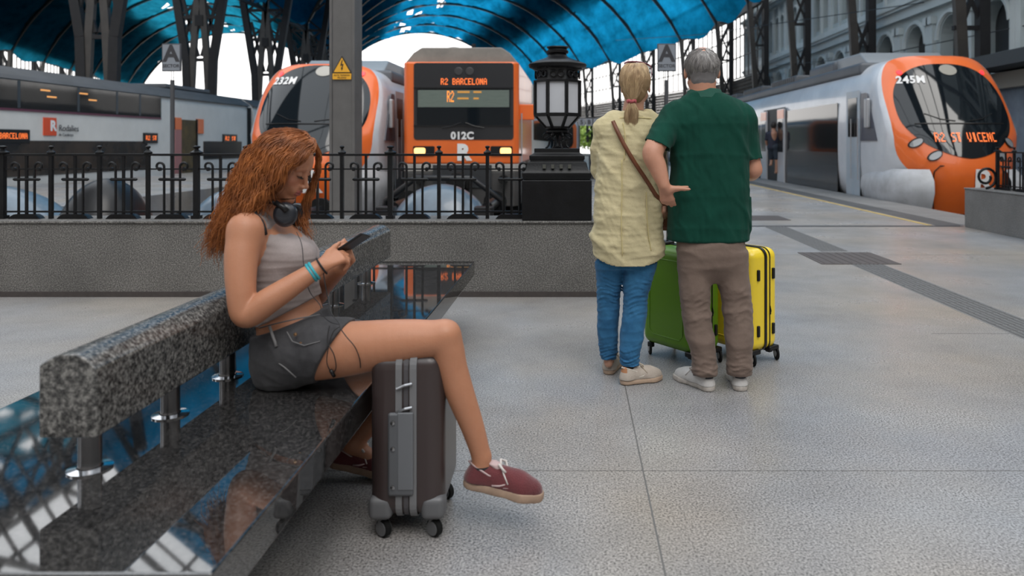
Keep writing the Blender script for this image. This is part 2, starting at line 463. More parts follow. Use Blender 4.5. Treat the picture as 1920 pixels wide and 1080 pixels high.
for i in range(4):
    x = LX-.105+i*.07
    MB().box(x-.013, x+.013, LY-.27, LY-.235, zl(314), zl(307)).build('stud', mat('stud', (.07,.07,.06), .5), lamp)
mb = MB()
for i in range(8):
    a = 2*math.pi*(i+.5)/8; c, s = math.cos(a), math.sin(a)
    pts = []
    for t in range(15):
        q = t/14
        r = .035+.085*math.sin(q*math.pi*.95)**2*(1 if q > .5 else .35)+ (.075*(1-q)**3)
        pts.append((LX+c*r, LY+s*r, zl(278)+.135*q))
    pts += [(LX+c*(.10+.03*math.cos(b)), LY+s*(.10+.03*math.cos(b)), zl(253)+.028*math.sin(b)-.012) for b in [math.pi*.7-i2*.6 for i2 in range(6)]][:5]
    mb.tube(pts, .0075, 6)
mb.lathe([(.04, zl(279)), (.010, zl(272)), (.012, zl(262)), (.015, zl(255)), (.06, zl(250))], (LX, LY, 0), 16)
mb.build('scroll_bracket', iron, lamp, smooth=True)
O8 = math.pi/8
R8 = 1/math.cos(O8)
mb = MB(); mb.lathe([(.07, zl(251)), (.095, zl(248)), (.095, zl(245)), (.08, zl(242)), (.08, zl(239)), (.06, zl(239))], (LX, LY, 0), 24); mb.build('collar', iron, lamp, auto=40)
mb = MB()
wr = 41*kx*R8; lr = 21*kx*R8
for i in range(8):
    a = O8+i*math.pi/4; c, s = math.cos(a), math.sin(a)
    b = a+math.pi/4; c2, s2 = math.cos(b), math.sin(b)
    mb.beam((LX+wr*c, LY+wr*s, zl(216)), (LX+wr*c, LY+wr*s, zl(153)), .026, .026, (c, s, 0))
    mb.beam((LX+lr*c, LY+lr*s, zl(240)), (LX+wr*c, LY+wr*s, zl(216)), .022, .022)
    for (z, h, rr) in ((zl(216), .03, wr), (zl(154), .018, wr), (zl(129), .02, wr*1.03), (zl(239), .015, lr)):
        mb.beam((LX+rr*c, LY+rr*s, z), (LX+rr*c2, LY+rr*s2, z), .026, h)
    # pierced frieze: two rings per side
    for q in (.3, .7):
        X = LX+wr*(c*(1-q)+c2*q); Yy = LY+wr*(s*(1-q)+s2*q); am = a+math.pi/8
        tv = Vector((-math.sin(am), math.cos(am), 0)); o_ = Vector((X, Yy, zl(141)))
        ring = [o_+(tv*math.cos(u)+Vector((0, 0, 1))*math.sin(u))*.026 for u in [2*math.pi*k_/12 for k_ in range(13)]]
        mb.tube(ring, .009, 6)
mb.build('lantern_frame', iron, lamp, auto=40)
pane = mat('frosted_pane', (.50,.51,.54), .5, spec=.3, noise=(3,.3), col2=(.44,.45,.48))
for i in range(8):
    a = O8+i*math.pi/4; b = a+math.pi/4
    q = lambda r, t, z: (LX+r*math.cos(t), LY+r*math.sin(t), z)
    ri = wr-.006
    MB().add([q(ri, a, zl(216)), q(ri, b, zl(216)), q(ri, b, zl(154)), q(ri, a, zl(154))], [(0, 1, 2, 3)]).build('glass_pane', pane, lamp, solid=.004)
    MB().add([q(lr-.004, a, zl(239)), q(lr-.004, b, zl(239)), q(ri, b, zl(217)), q(ri, a, zl(217))], [(0, 1, 2, 3)]).build('lower_pane', pane, lamp, solid=.004)
mb = MB(); mb.lathe([(wr*.93, zl(153)), (wr*.93, zl(128))], (LX, LY, 0), 8, rot=O8); mb.build('frieze_liner', mat('liner', (.03,.032,.035), .5), lamp)
mb = MB(); mb.lathe([(wr*1.0, zl(131)), (.245, zl(127)), (.252, zl(122)), (.245, zl(120)), (.17, zl(114)), (.105, zl(109)), (.085, zl(106)), (.075, zl(101)),
                     (.092, zl(100)), (.095, zl(96)), (.083, zl(94)), (.08, zl(91)), (.095, zl(90)), (.092, zl(88)), (.05, zl(87))], (LX, LY, 0), 32)
mb.build('lamp_cap', iron, lamp, auto=50)

# ---------------------------------------------------------------- bench
D_ = .82
BX0, BX1 = -1.78, -.69; BYN, BYF = 1.425, 5.22
bench = thing('granite_bench', 'long polished black granite bench with a speckled grey granite backrest on steel posts', 'bench', (-1.22, 3.3, 0))
mb = MB(); mb.box(BX0, BX1, BYN, BYF, .352, .45); mb.build('seat_slab', granite_seat, bench, bevel=.006, seg=3)
mb = MB(); prof = [(-1.29,.56),(-1.15,.56),(-1.15,.725),(-1.175,.752),(-1.20,.762),(-1.24,.762),(-1.265,.752),(-1.29,.735)]
mb.prism(prof, 1.80, 4.70); mb.build('backrest', granite_back, bench, bevel=.006, seg=3)
for yy in (1.885, 2.26, 2.635, 3.2, 3.8, 4.4):
    p = MB().cyl((-1.22, yy, .45), (-1.22, yy, .565), .027, n=24).build('post', chrome, bench, auto=40)
    MB().lathe([(.052,.4502),(.052,.454),(.030,.457),(.030,.4502)], (-1.22, yy, 0), 28).build('flange', mat('flange', (.75,.76,.78), .12, metal=1), p, auto=40)
for y0, y1 in ((1.7, 2.95), (2.97, 3.9), (3.92, 4.95)):
    MB().box(-1.6, -.98, y0, y1, 0, .352).build('plinth', mat('plinth', (.035,.034,.034), .6, noise=(30,.2)), bench)

# ---------------------------------------------------------------- signs and column
def sector_sign(name, label, cx, Y, base):
    X = (cx-CX)*Y/F; k = Y/F
    t = thing(name, label, 'sign', (X, Y, base))
    MB().box(X-.15, X+.15, Y-.015, Y+.015, H+(270-134)*k, H+(270-82)*k).build('sign_frame', mat('sign_frame', (.06,.065,.075), .5), t, bevel=.004)
    MB().box(X-.135, X+.135, Y-.02, Y-.015, H+(270-132)*k, H+(270-84)*k).build('sign_panel', sign_grey, t)
    put_text('letter', 'A', .36, (X, Y-.022, H+(270-102)*k), grey_letter, t, depth=.002, bold=.012)
    put_text('sector_word', 'SECTOR', .072, (X, Y-.022, H+(270-124)*k), grey_letter, t, depth=.002, bold=.001)
    for s in (-1, 1): MB().cyl((X+s*.018, Y+.02, H+(270-152)*k), (X+s*.018, Y+.02, H+(270-134)*k), .006, n=8).build('bracket', pole_grey, t)
    MB().cyl((X, Y+.02, base), (X, Y+.02, H+(270-150)*k), .033, n=16).build('pole', pole_grey, t, auto=40)
sector_sign('sector_sign', 'grey A SECTOR sign on a pole between the woman and the man', 1250, 11.9, 0)
sector_sign('sector_sign', 'grey A SECTOR sign on a dark pole in front of the white double-deck train', 322, 11.9, -1)
colm = thing('steel_column', 'grey box steel column with a yellow high voltage warning sign', 'column', (-3.35, 10.7, -1))
cgrey = mat('column_grey', (.125,.12,.118), .5, noise=(5,.3), col2=(.09,.087,.085), spec=.3)
x0, x1 = (620-CX)*.0075, (664-CX)*.0075
mb = MB(); mb.prism([(x0,10.53),(x0+.03,10.5),(x1-.03,10.5),(x1,10.53),(x1,10.9),(x0,10.9)], -1, 9, 'z'); mb.build('shaft', cgrey, colm, bevel=.006)
mb = MB(); mb.box(x0-.015, x0+.02, 10.49, 10.5, -1, 9); mb.box(x1-.03, x1+.01, 10.49, 10.5, -1, 9); mb.build('edge_flange', cgrey, colm)
cxs = (642-CX)*.0075
def zc(py): return H-(py-CY)*.0075
yel = mat('warning_yellow', (.72,.36,.02), .5); blk = mat('warning_black', (.02,.015,.01), .5)
mb = MB(); mb.prism([(cxs-.135, zc(137)), (cxs+.135, zc(137)), (cxs, zc(105))], 10.478, 10.486); b_ = mb.build('warning_border', blk, colm)
mb = MB(); mb.prism([(cxs-.115, zc(135.6)), (cxs+.115, zc(135.6)), (cxs, zc(108.5))], 10.474, 10.478); mb.build('warning_triangle', yel, colm)
mb = MB(); mb.prism([(cxs+.0, zc(113)), (cxs+.012, zc(113)), (cxs+.0, zc(121)), (cxs+.025, zc(120)), (cxs+.008, zc(128)), (cxs+.018, zc(128)), (cxs-.003, zc(133)), (cxs-.012, zc(127)), (cxs-.003, zc(127.6)), (cxs+.005, zc(122.5)), (cxs-.022, zc(124))], 10.470, 10.474); mb.build('lightning_bolt', blk, colm)
MB().box(cxs-.13, cxs+.13, 10.474, 10.484, zc(149), zc(138)).build('warning_plate', yel, colm)
for i in range(2): put_text('plate_text', ('ALTA TENSION', 'PELIGRO')[i], .032, (cxs, 10.471, zc(141.5+i*4.5)), blk, colm, depth=.001)
# ---------------------------------------------------------------- train shed: arches, tarpaulins, side walls
def tarp_mat(name, base, trn):
    m = bpy.data.materials.new(name); m.use_nodes = True
    n = m.node_tree.nodes; l = m.node_tree.links; n.clear()
    o = n.new('ShaderNodeOutputMaterial'); d = n.new('ShaderNodeBsdfDiffuse'); t = n.new('ShaderNodeBsdfTranslucent'); a = n.new('ShaderNodeMixShader')
    tc = n.new('ShaderNodeTexCoord'); nz = n.new('ShaderNodeTexNoise'); nz.inputs['Scale'].default_value = .5; nz.inputs['Detail'].default_value = 8
    nz.inputs['Roughness'].default_value = .7
    mp = n.new('ShaderNodeMapping'); mp.inputs['Scale'].default_value = (1, .4, 1)
    l.new(tc.outputs['Object'], mp.inputs[0]); l.new(mp.outputs[0], nz.inputs[0])
    wv = n.new('ShaderNodeTexWave'); wv.inputs['Scale'].default_value = 1.6; wv.inputs['Distortion'].default_value = 3; l.new(tc.outputs['Object'], wv.inputs[0])
    r = n.new('ShaderNodeValToRGB'); r.color_ramp.elements[0].position = .35; r.color_ramp.elements[1].position = .68
    r.color_ramp.elements[0].color = (*[c*.45 for c in base], 1); r.color_ramp.elements[1].color = (*base, 1)
    l.new(nz.outputs[0], r.inputs[0]); l.new(r.outputs[0], d.inputs[0])
    r2 = n.new('ShaderNodeValToRGB'); r2.color_ramp.elements[0].position = .35; r2.color_ramp.elements[1].position = .68
    r2.color_ramp.elements[0].color = (*[c*.4 for c in trn], 1); r2.color_ramp.elements[1].color = (*trn, 1)
    l.new(nz.outputs[0], r2.inputs[0]); l.new(r2.outputs[0], t.inputs[0])
    a.inputs[0].default_value = .6
    l.new(d.outputs[0], a.inputs[1]); l.new(t.outputs[0], a.inputs[2]); l.new(a.outputs[0], o.inputs[0])
    return m
tarp_blue = tarp_mat('tarp_blue', (.010,.15,.30), (.006,.25,.50))
tarp_teal = tarp_mat('tarp_teal', (.012,.13,.22), (.015,.25,.38))
roof_shell_mat = mat('roof_shell', (.055,.06,.065), .8)
W_ = 33.0; XR = 12.0; ZS = 11.0; RISE = 10.0; HW = W_/2
RC = (HW*HW+RISE*RISE)/(2*RISE)
def arc_z(t):   # t in -1..1 across the vault
    return ZS + math.sqrt(max(0, RC*RC-(t*HW)**2)) - (RC-RISE)
RIBS = [-12+9*i for i in range(17)]
FRONT = 4            # bays nearer than this carry no tarpaulin
rng = random.Random(4)
nt_ = 40
def col_x(side, Y): return XR-side*W_-bend(Y)      # side 0 right wall, 1 middle row, 2 left wall
for vault in (0, 1):
    for i, Y in enumerate(RIBS):
        cx = XR-W_*vault-HW-bend(Y)
        mb = MB(); pts = []
        for j in range(41):
            t = -1+2*j/40; pts.append((cx+t*HW, Y, arc_z(t)))
        # legs sweep down below the springing
        legR = [(cx+HW+.55*math.sin(q*1.5), Y, ZS-q*9.5) for q in (.15,.3,.5,.75,1)]
        legL = [(cx-HW-.55*math.sin(q*1.5), Y, ZS-q*9.5) for q in (1,.75,.5,.3,.15)]
        path = legL+pts+legR
        for a, b in zip(path[:-1], path[1:]): mb.beam(a, b, .20, .42, (0, 1, 0)) if False else mb.beam(a, b, .42 if abs(b[2]-a[2]) > 3 else .34, .22, (0, 1, 0))
        struct(mb.build('trim_%d' % (200+vault*20+i), rib_mat))
    # tarpaulin hung under the arches, sagging between them
    v = []; f = []; sub = 6; hol = set()
    NY = (len(RIBS)-1)*sub+1
    for i in range(NY):
        Y = RIBS[0]+i*9/sub; fr = (i % sub)/sub; cx = XR-W_*vault-HW-bend(Y)
        sag = math.sin(math.pi*fr)
        for j in range(nt_+1):
            t = -1+2*j/nt_
            te = max(-1, min(1, t))
            z = arc_z(te)+.25 - sag*(.35+.55*abs(math.sin(j*.55+i//sub*1.7))) + .15*math.sin(i*1.3+j*2.1)
            x = cx+te*HW*(1-.0*sag)
            if abs(te) > .9: z += -.25+sag*.2
            v.append((x, Y, z))
    for i in range(FRONT*sub, NY-1):
        for j in range(nt_):
            t = (j+.5)/nt_*2-1
            h = rng.random()
            if abs(t+.15) < .22 and h < .12: continue
            if vault == 1 and i < (FRONT+2)*sub and t > .72: continue
            if vault == 0 and i < FRONT*sub+5 and t < -.62: continue
            f.append((i*(nt_+1)+j, i*(nt_+1)+j+1, (i+1)*(nt_+1)+j+1, (i+1)*(nt_+1)+j))
    mb = MB(); mb.add(v, f)
    mb.m = [1 if (q[0]//(nt_+1)) < (FRONT+3)*sub else 0 for q in f]
    struct(mb.build('ceiling_%d' % (1+vault), [tarp_blue if vault == 0 else tarp_teal, tarp_blue], smooth=True))
    # opaque roof above with a glazed ridge left open to the sky
    for s in (-1, 1):
        v = []; f = []
        ts = [.60, .68, .78, .88, 1.0] if not (vault == 0 and s > 0) else [.60, .64, .68, .72, .75]
        for i, Y in enumerate(RIBS):
            cx = XR-W_*vault-HW-bend(Y)
            tt = ts if i < FRONT+4 else [.44 if vault == 0 else .55]+ts[1:]
            for t in tt: v.append((cx+s*t*HW, Y, arc_z(t)+.75))
        n_ = len(ts)
        for i in range(len(RIBS)-1):
            if (vault == 1 or s < 0) and FRONT-1 <= i < FRONT+3: continue     # bays out of view, left open to brighten the bench reflection
            for j in range(n_-1): f.append((i*n_+j, i*n_+j+1, (i+1)*n_+j+1, (i+1)*n_+j))
        struct(MB().add(v, f).build('ceiling_%d' % (3+vault*2+(s > 0)), roof_shell_mat))
    # purlins
    mb = MB()
    for t in (-.95, -.6, -.3, 0, .3, .6, .75, .85, .95):
        for a, b in zip(RIBS[:-1], RIBS[1:]):
            p = [(XR-W_*vault-HW-bend(y)+t*HW, y, arc_z(t)+.3) for y in (a, b)]
            mb.beam(p[0], p[1], .12, .15)
    if vault == 0:      # glazing bars over the untarped haunch
        for a in range(24, 34, 1):
            pp = [(XR-HW+t*HW, a, arc_z(t)+.3) for t in (-1, -.9, -.8, -.7, -.6)]
            for p, q in zip(pp[:-1], pp[1:]): mb.beam(p, q, .10 if a % 3 else .3, .1)
        for t in (-.9, -.8, -.7): mb.beam((XR-HW+t*HW, 24, arc_z(t)+.3), (XR-HW+t*HW, 34, arc_z(t)+.3), .12, .12)
        for t0 in (-.95, -.75): 
            for a in (24, 28.5): mb.beam((XR-HW+t0*HW, a, arc_z(t0)+.2), (XR-HW+(t0+.22)*HW, a+4.5, arc_z(t0+.22)+.2), .25, .2)
    struct(mb.build('trim_%d' % (60+vault), rib_mat))

# latticed columns: right row in front of the facade, middle row, left row
def lattice_column(x, Y, side, idx):
    mb = MB()
    if side == 1:     # double V column carrying both vaults
        for s in (-1, 1):
            mb.beam((x+s*.55, Y, -.9), (x+s*.75, Y, 6.0), .42, .3, (0, 1, 0))
            mb.beam((x+s*.75, Y, 6.0), (x+s*1.9, Y, 13.2), .42, .3, (0, 1, 0))
            mb.beam((x+s*.1, Y, 6.2), (x+s*1.0, Y, 9.6), .16, .14, (0, 1, 0)); mb.beam((x+s*1.0, Y, 6.6), (x+s*.1, Y, 10), .14, .14, (0, 1, 0))
            mb.beam((x+s*.0, Y, 8.2), (x+s*.75, Y, 5.2), .14, .12, (0, 1, 0))
        for z in (3.0, 6.0, 8.4, 10.4, 12.4): mb.beam((x-1.1 if z > 7 else x-.7, Y, z), (x+1.1 if z > 7 else x+.7, Y, z), .2, .18)
        mb.box(x-.22, x+.22, Y-.15, Y+.15, 7.9, 8.5)
        for z in (10.4, 8.4): 
            mb.beam((x-1.2, Y, z), (x+1.5, Y, z+2.2), .13, .12, (0, 1, 0)); mb.beam((x+1.2, Y, z), (x-1.5, Y, z+2.2), .13, .12, (0, 1, 0))
    else:
        d = 1 if side == 0 else -1
        mb.beam((x+d*1.15, Y, -.5), (x+d*1.15, Y, 14), .34, .34, (0, 1, 0))
        for z in (2, 5, 8, 11): mb.beam((x+d*.2, Y, z), (x+d*1.15, Y, z), .16, .14)
        for z in (2, 5, 8, 11): mb.beam((x+d*.45, Y, z), (x+d*1.15, Y, z+2.0), .14, .12, (0, 1, 0)); mb.beam((x+d*1.15, Y, z), (x+d*.35, Y, z+2.0), .10, .10, (0, 1, 0))
        mb.beam((x+d*.1, Y, 9.0), (x+d*2.0, Y, 13), .22, .2, (0, 1, 0))
    struct(mb.build('trim_%d' % idx, steel_dark))
idx = 70
for side in (0, 1, 2):
    for Y in RIBS[FRONT:]:
        lattice_column(col_x(side, Y), Y, side, idx); idx += 1
mb = MB()
for s_ in (0, 2): mb.beam((col_x(s_, 0), -12, 11), (col_x(s_, 0), 24, 11), .4, .5)
struct(mb.build('trim_64', steel_dark))
mb = MB(); mb.box(-54, 14, -12.6, -12, 0, 11); mb.box(14, 14.5, -12.6, 12, 0, 11); mb.box(-54.5, -54, -12.6, 24, 0, 11); struct(mb.build('wall_unseen', mat('back_stone', (.24,.22,.20), .8, noise=(1,.3))))  # unseen walls, added behind and beside the camera to cut low sky light
# near truss tying the middle columns, with its cross bracing
mb = MB()
for a, b in zip(RIBS[FRONT:-1], RIBS[FRONT+1:]):
    x = col_x(1, a); x2 = col_x(1, b)
    mb.beam((x, a, 10.4), (x2, b, 10.4), .18, .2); mb.beam((x, a, 13.2), (x2, b, 13.2), .22, .25)
    for q in range(4):
        p = [(x+(x2-x)*u, a+(b-a)*u) for u in (q/4, (q+1)/4)]
        mb.beam((*p[0], 10.4), (*p[1], 13.2), .1, .12); mb.beam((*p[1], 10.4), (*p[0], 13.2), .1, .12)
struct(mb.build('trim_65', steel_dark))

# side walls: glazed band over a latticed brown panel, open below
frost = bpy.data.materials.new('window_glass'); frost.use_nodes = True
n = frost.node_tree.nodes; l = frost.node_tree.links; n.clear()
o_ = n.new('ShaderNodeOutputMaterial'); t_ = n.new('ShaderNodeBsdfTransparent'); t_.inputs[0].default_value = (.97, .97, .97, 1); g_ = n.new('ShaderNodeBsdfGlossy'); g_.inputs['Roughness'].default_value = .1
mx_ = n.new('ShaderNodeMixShader'); mx_.inputs[0].default_value = .06
l.new(t_.outputs[0], mx_.inputs[1]); l.new(g_.outputs[0], mx_.inputs[2]); l.new(mx_.outputs[0], o_.inputs[0])
brown = mat('brown_lattice', (.10,.075,.058), .7, noise=(1.5,.2), col2=(.05,.04,.032))
mull = mat('mullion', (.11,.095,.085), .6)
wn = 1
for side, d, y_from in ((0, 1, 51), (2, -1, 24)):
    for a, b in zip(RIBS[:-1], RIBS[1:]):
        if a < y_from: continue
        xa = col_x(side, a)+d*1.25; xb = col_x(side, b)+d*1.25
        L = lambda u: (xa+(xb-xa)*u, a+(b-a)*u)
        mb = MB(); mb.add([(*L(0), 6.4), (*L(1), 6.4), (*L(1), 11.2), (*L(0), 11.2)], [(0, 1, 2, 3)])
        wd = struct(mb.build('window_%d' % wn, frost)); wn += 1
        mb = MB()
        for q in range(9): mb.beam((*L(q/8), 6.4), (*L(q/8), 11.4), .09, .09)
        for z in (6.4, 8.0, 9.6): mb.beam((*L(0), z), (*L(1), z), .08, .08)
        mb.beam((*L(0), 11.6), (*L(1), 11.6), .3, .9)
        mb.build('window_frame', mull, wd)
        mb = MB()
        for z in [3.9+.28*q for q in range(9)]: mb.beam((*L(0), z), (*L(1), z), .08, .13)
        for q in range(28):
            u = q/27; mb.beam((*L(u), 3.8), (*L(u), 6.3), .12, .10)
        mb.build('lattice_panel', brown, wd)
# trees seen below and beyond the right-hand lattice
leaf = mat('leaf', (.30,.42,.05), .6, noise=(.6,.2), col2=(.10,.2,.03))
def leafy(name, label, x, y, r, h, mt, seed, cat='tree', group=None):
    rg = random.Random(seed); mb = MB()
    for i in range(900):
        th = rg.random()*6.28; ph = math.acos(2*rg.random()-1); q = r*(.6+.4*rg.random())
        c = Vector((x+q*math.sin(ph)*math.cos(th)*1.6, y+q*math.sin(ph)*math.sin(th), h+q*math.cos(ph)*.7))
        u = Vector((rg.uniform(-1, 1), rg.uniform(-1, 1), rg.uniform(-1, 1))).normalized()*.32; w_ = u.orthogonal().normalized()*.2
        mb.add([c-u, c+w_, c+u, c-w_], [(0, 1, 2, 3)])
    t = thing(name, label, cat, (x, y, 0), group=group)
    mb.build('foliage', mt, t); MB().cyl((x, y, -1), (x, y, h), .18, n=8).build('trunk', mat('bark', (.06,.045,.035), .9), t)
for i in range(6):
    Y = 74+i*11; leafy('tree', 'yellow-green leafy tree beyond the far end of the right platform', col_x(0, Y)+5, Y, 3.0, 2.5, leaf, i, group='trees beyond the latticed side wall')
# overhead line wires
wire = mat('wire', (.02,.02,.02), .5)
for i, (a, b) in enumerate((((14, 22, 4.9), (12.2, 45, 6.0)), ((4, 70, 11), (12.2, 26, 6.2)))):
    tag(MB().tube([a, ((a[0]+b[0])/2, (a[1]+b[1])/2, (a[2]+b[2])/2-.3), b], .018, 6).build('overhead_wire', wire),
        ('thin black overhead wire crossing in front of the arched station facade', 'thin overhead wire running from the roof bay to a facade column')[i], 'wire')

# ---------------------------------------------------------------- station facade on the right
stone = mat('facade_stone', (.46,.52,.53), .8, noise=(.5,.3), col2=(.34,.39,.40), spec=.2)
stone2 = mat('facade_trim', (.56,.61,.62), .75, noise=(.7,.3), col2=(.42,.47,.48), spec=.2)
FX = 14.0
def arch_wall(mb, y0, y1, z0, z1, oy0, oy1, oz0, osp, dep, n=12):
    """wall panel at X=FX with an arched opening, and its reveal going back by dep"""
    def q(y, z, x=FX): return (x, y, z)
    mb.add([q(y0,z0),q(oy0,z0),q(oy0,z1),q(y0,z1)], [(0,1,2,3)])
    mb.add([q(oy1,z0),q(y1,z0),q(y1,z1),q(oy1,z1)], [(0,1,2,3)])
    if oz0 > z0: mb.add([q(oy0,z0),q(oy1,z0),q(oy1,oz0),q(oy0,oz0)], [(0,1,2,3)])
    c = (oy0+oy1)/2; r = (oy1-oy0)/2
    arc = [(c-r*math.cos(math.pi*i/n), osp+r*math.sin(math.pi*i/n)) for i in range(n+1)]
    for a, b in zip(arc[:-1], arc[1:]): mb.add([q(*a), q(*b), q(b[0], z1), q(a[0], z1)], [(0,1,2,3)])
    loop = [(oy0, oz0)]+arc+[(oy1, oz0)]
    for a, b in zip(loop, loop[1:]+loop[:1]): mb.add([q(*a), q(*b), q(b[0], b[1], FX+dep), q(a[0], a[1], FX+dep)], [(0,1,2,3)])
    return arc
wall = MB(); trim = MB(); bars = MB(); back = MB()
yb = 12.0; k_ = 0
while yb < 58:
    y1 = yb+2.85
    c = (yb+y1)/2
    # ground storey opening, string course, upper storey paired window
    wall.add([(FX,yb,-.5),(FX,y1,-.5),(FX,y1,3.4),(FX,yb,3.4)], [(0,1,2,3)])
    arc = arch_wall(wall, yb, y1, 3.4, 6.5, c-.82, c+.82, 4.3, 5.25, .5)
    trim.tube([(FX-.04, a[0]*1.0+(a[0]-c)*.18, 5.25+(a[1]-5.25)*1.18) for a in arc], .10, 6)
    for s in (-1, 1): trim.box(FX-.16, FX, c+s*1.28-.14, c+s*1.28+.14, 3.5, 6.2); trim.box(FX-.24, FX, c+s*1.28-.2, c+s*1.28+.2, 5.9, 6.2)
    for s in (-1, 1):
        cc = c+s*.62
        arc = arch_wall(wall, cc-.71 if s < 0 else cc-.62, cc+.62 if s < 0 else cc+.71, 7.3, 11.0, cc-.48, cc+.48, 7.7, 9.4, .35)
        trim.tube([(FX-.03, cc+(a[0]-cc)*1.15, 9.4+(a[1]-9.4)*1.15) for a in arc], .06, 6)
        bars.box(FX+.2, FX+.26, cc-.03, cc+.03, 7.7, 9.9); bars.box(FX+.2, FX+.26, cc-.48, cc+.48, 8.6, 8.68); bars.box(FX+.2, FX+.26, cc-.48, cc+.48, 9.4, 9.47)
        for q in (-.46, .46): bars.box(FX+.2, FX+.26, cc+q-.03, cc+q+.03, 7.7, 9.45)
    for s in (-1, 0, 1): trim.box(FX-.12, FX, c+s*1.3-.09, c+s*1.3+.09, 7.3, 10.6)
    wall.add([(FX,yb,11),(FX,y1,11),(FX,y1,16),(FX,yb,16)], [(0,1,2,3)])
    k_ += 1; yb = y1
wall.add([(FX,12,6.5),(FX,yb,6.5),(FX,yb,7.3),(FX,12,7.3)], [(0,1,2,3)])
for (x, z0, z1) in ((.22,6.5,6.62),(.14,6.62,6.9),(.3,6.9,7.02),(.38,7.02,7.12),(.2,7.12,7.4),(.12,3.2,3.5),(.3,10.7,10.9),(.45,10.9,11.1)):
    trim.box(FX-x, FX+.01, 12, yb, z0, z1)
fac = struct(wall.build('wall_station', stone)); trim.build('cornice', stone2, fac, auto=40)
bars.build('window_frame', mat('frame_grey', (.33,.36,.37), .6), fac)
back.box(FX+.36, FX+.4, 12, yb, 7.5, 11); back.build('window_glass', mat('pane_dark', (.06,.065,.068), .3), fac)
b2 = MB(); b2.box(FX+.5, FX+.55, 12, yb, 4, 6.5); b2.build('window_dark', mat('recess', (.022,.024,.027), .5), fac)
# awning band and cream ground-floor wall behind the right train's nose
mb = MB(); mb.box(12.4, 14, 12, 24, 3.55, 3.95); struct(mb.build('trim_66', mat('awning', (.045,.05,.055), .6)))
mb = MB(); mb.box(13.3, 13.9, 12, 30, 3.0, 3.5); struct(mb.build('trim_67', mat('cream', (.50,.45,.39), .7)))
mb = MB(); mb.box(13.5, 13.9, 12, 30, 0, 3.0); struct(mb.build('wall_ground', mat('bluegrey', (.30,.34,.40), .6, noise=(2,.2), col2=(.2,.23,.28))))
mb = MB(); mb.box(13.42, 13.5, 19.0, 20.3, 0, 2.6); struct(mb.build('door_1', mat('door_dark', (.02,.02,.022), .4)))

# ---------------------------------------------------------------- track bed furniture
rails = mat('rail_steel', (.09,.075,.065), .4, metal=.6)
for i, tx in enumerate((-18.8, -8.9, -5.9, -2.68, 8.57)):
    t = thing('railway_track', ('rails and sleepers under the white double-deck train', 'empty rails and sleepers left of the rounded orange train', 'rails and sleepers under the rounded orange train left of the column',
              'rails and sleepers under the boxy orange train', 'rails and sleepers under the orange train on the right')[i], 'track', (tx, 15, -1))
    mb = MB()
    for s in (-.75, .75): mb.box(tx+s-.035, tx+s+.035, 12.5, 50, -.92, -.78)
    mb.build('rail', rails, t)
    mb = MB(); y = 12.6
    while y < 45: mb.box(tx-1.25, tx+1.25, y, y+.24, -1.0, -.9); y += .62
    mb.build('sleepers', mat('sleeper', (.08,.07,.06), .9), t)

bufblue = mat('buffer_grey', (.12,.17,.22), .3, coat=.3, noise=(3,.3), col2=(.07,.095,.125))
def buffer_stop(x, Y, label, hump=1.0, wide=1.0, frame=True, bm_=None):
    t = thing('buffer_stop', label, 'buffer stop', (x, Y, -1))
    # rounded grey housing
    v = []; f = []; NU, NV = 28, 14
    for i in range(NV+1):
        a = math.pi/2*i/NV
        for j in range(NU):
            b = 2*math.pi*j/NU
            c_, s_ = math.cos(b), math.sin(b)
            e = .7
            v.append((x+wide*1.05*math.cos(a)*abs(c_)**e*(1 if c_ > 0 else -1), Y+.8*math.cos(a)*abs(s_)**e*(1 if s_ > 0 else -1), -1+1.5*hump*math.sin(a)**.8))
    for i in range(NV):
        for j in range(NU): f.append((i*NU+j, i*NU+(j+1) % NU, (i+1)*NU+(j+1) % NU, (i+1)*NU+j))
    MB().add(v, f).build('housing', bm_ or bufblue, t, smooth=True)
    mb = MB()
    mb.tube([(x-1.2, Y+.3, -.5), (x-1.15, Y+.3, .15), (x-.55, Y+.3, .60), (x+.55, Y+.3, .60), (x+1.15, Y+.3, .15), (x+1.2, Y+.3, -.5)], .06, 8)
    if frame: mb.build('frame', black_plastic, t, smooth=True)
    for s in (-.9, .9):
        b_ = MB().cyl((x+s, Y-.1, .05), (x+s, Y+1.3, .05), .11, n=16).build('ram', black_plastic, t, auto=40)
        MB().cyl((x+s, Y+1.3, .05), (x+s, Y+1.42, .05), .24, n=20).build('buffer_head', black_rubber, t, auto=40)
        MB().box(x+s-.17, x+s+.17, Y-.75, Y-.5, -1, .12).build('bracket', black_plastic, t, bevel=.02)
buffer_stop(-2.55, 14.4, 'grey domed buffer stop with black frame in front of the boxy orange train')
buffer_stop(-5.5, 12.2, 'grey domed buffer stop in front of the rounded orange train left of the column', 1.04, .8, False)
buffer_stop(-7.0, 11.2, 'black humped buffer stop behind the railing below the left sector sign', 1.17, .62, False, black_plastic)
buffer_stop(-9.0, 11.4, 'wide blue-grey buffer stop behind the railing at the left edge', 1.10, 1.5, False)

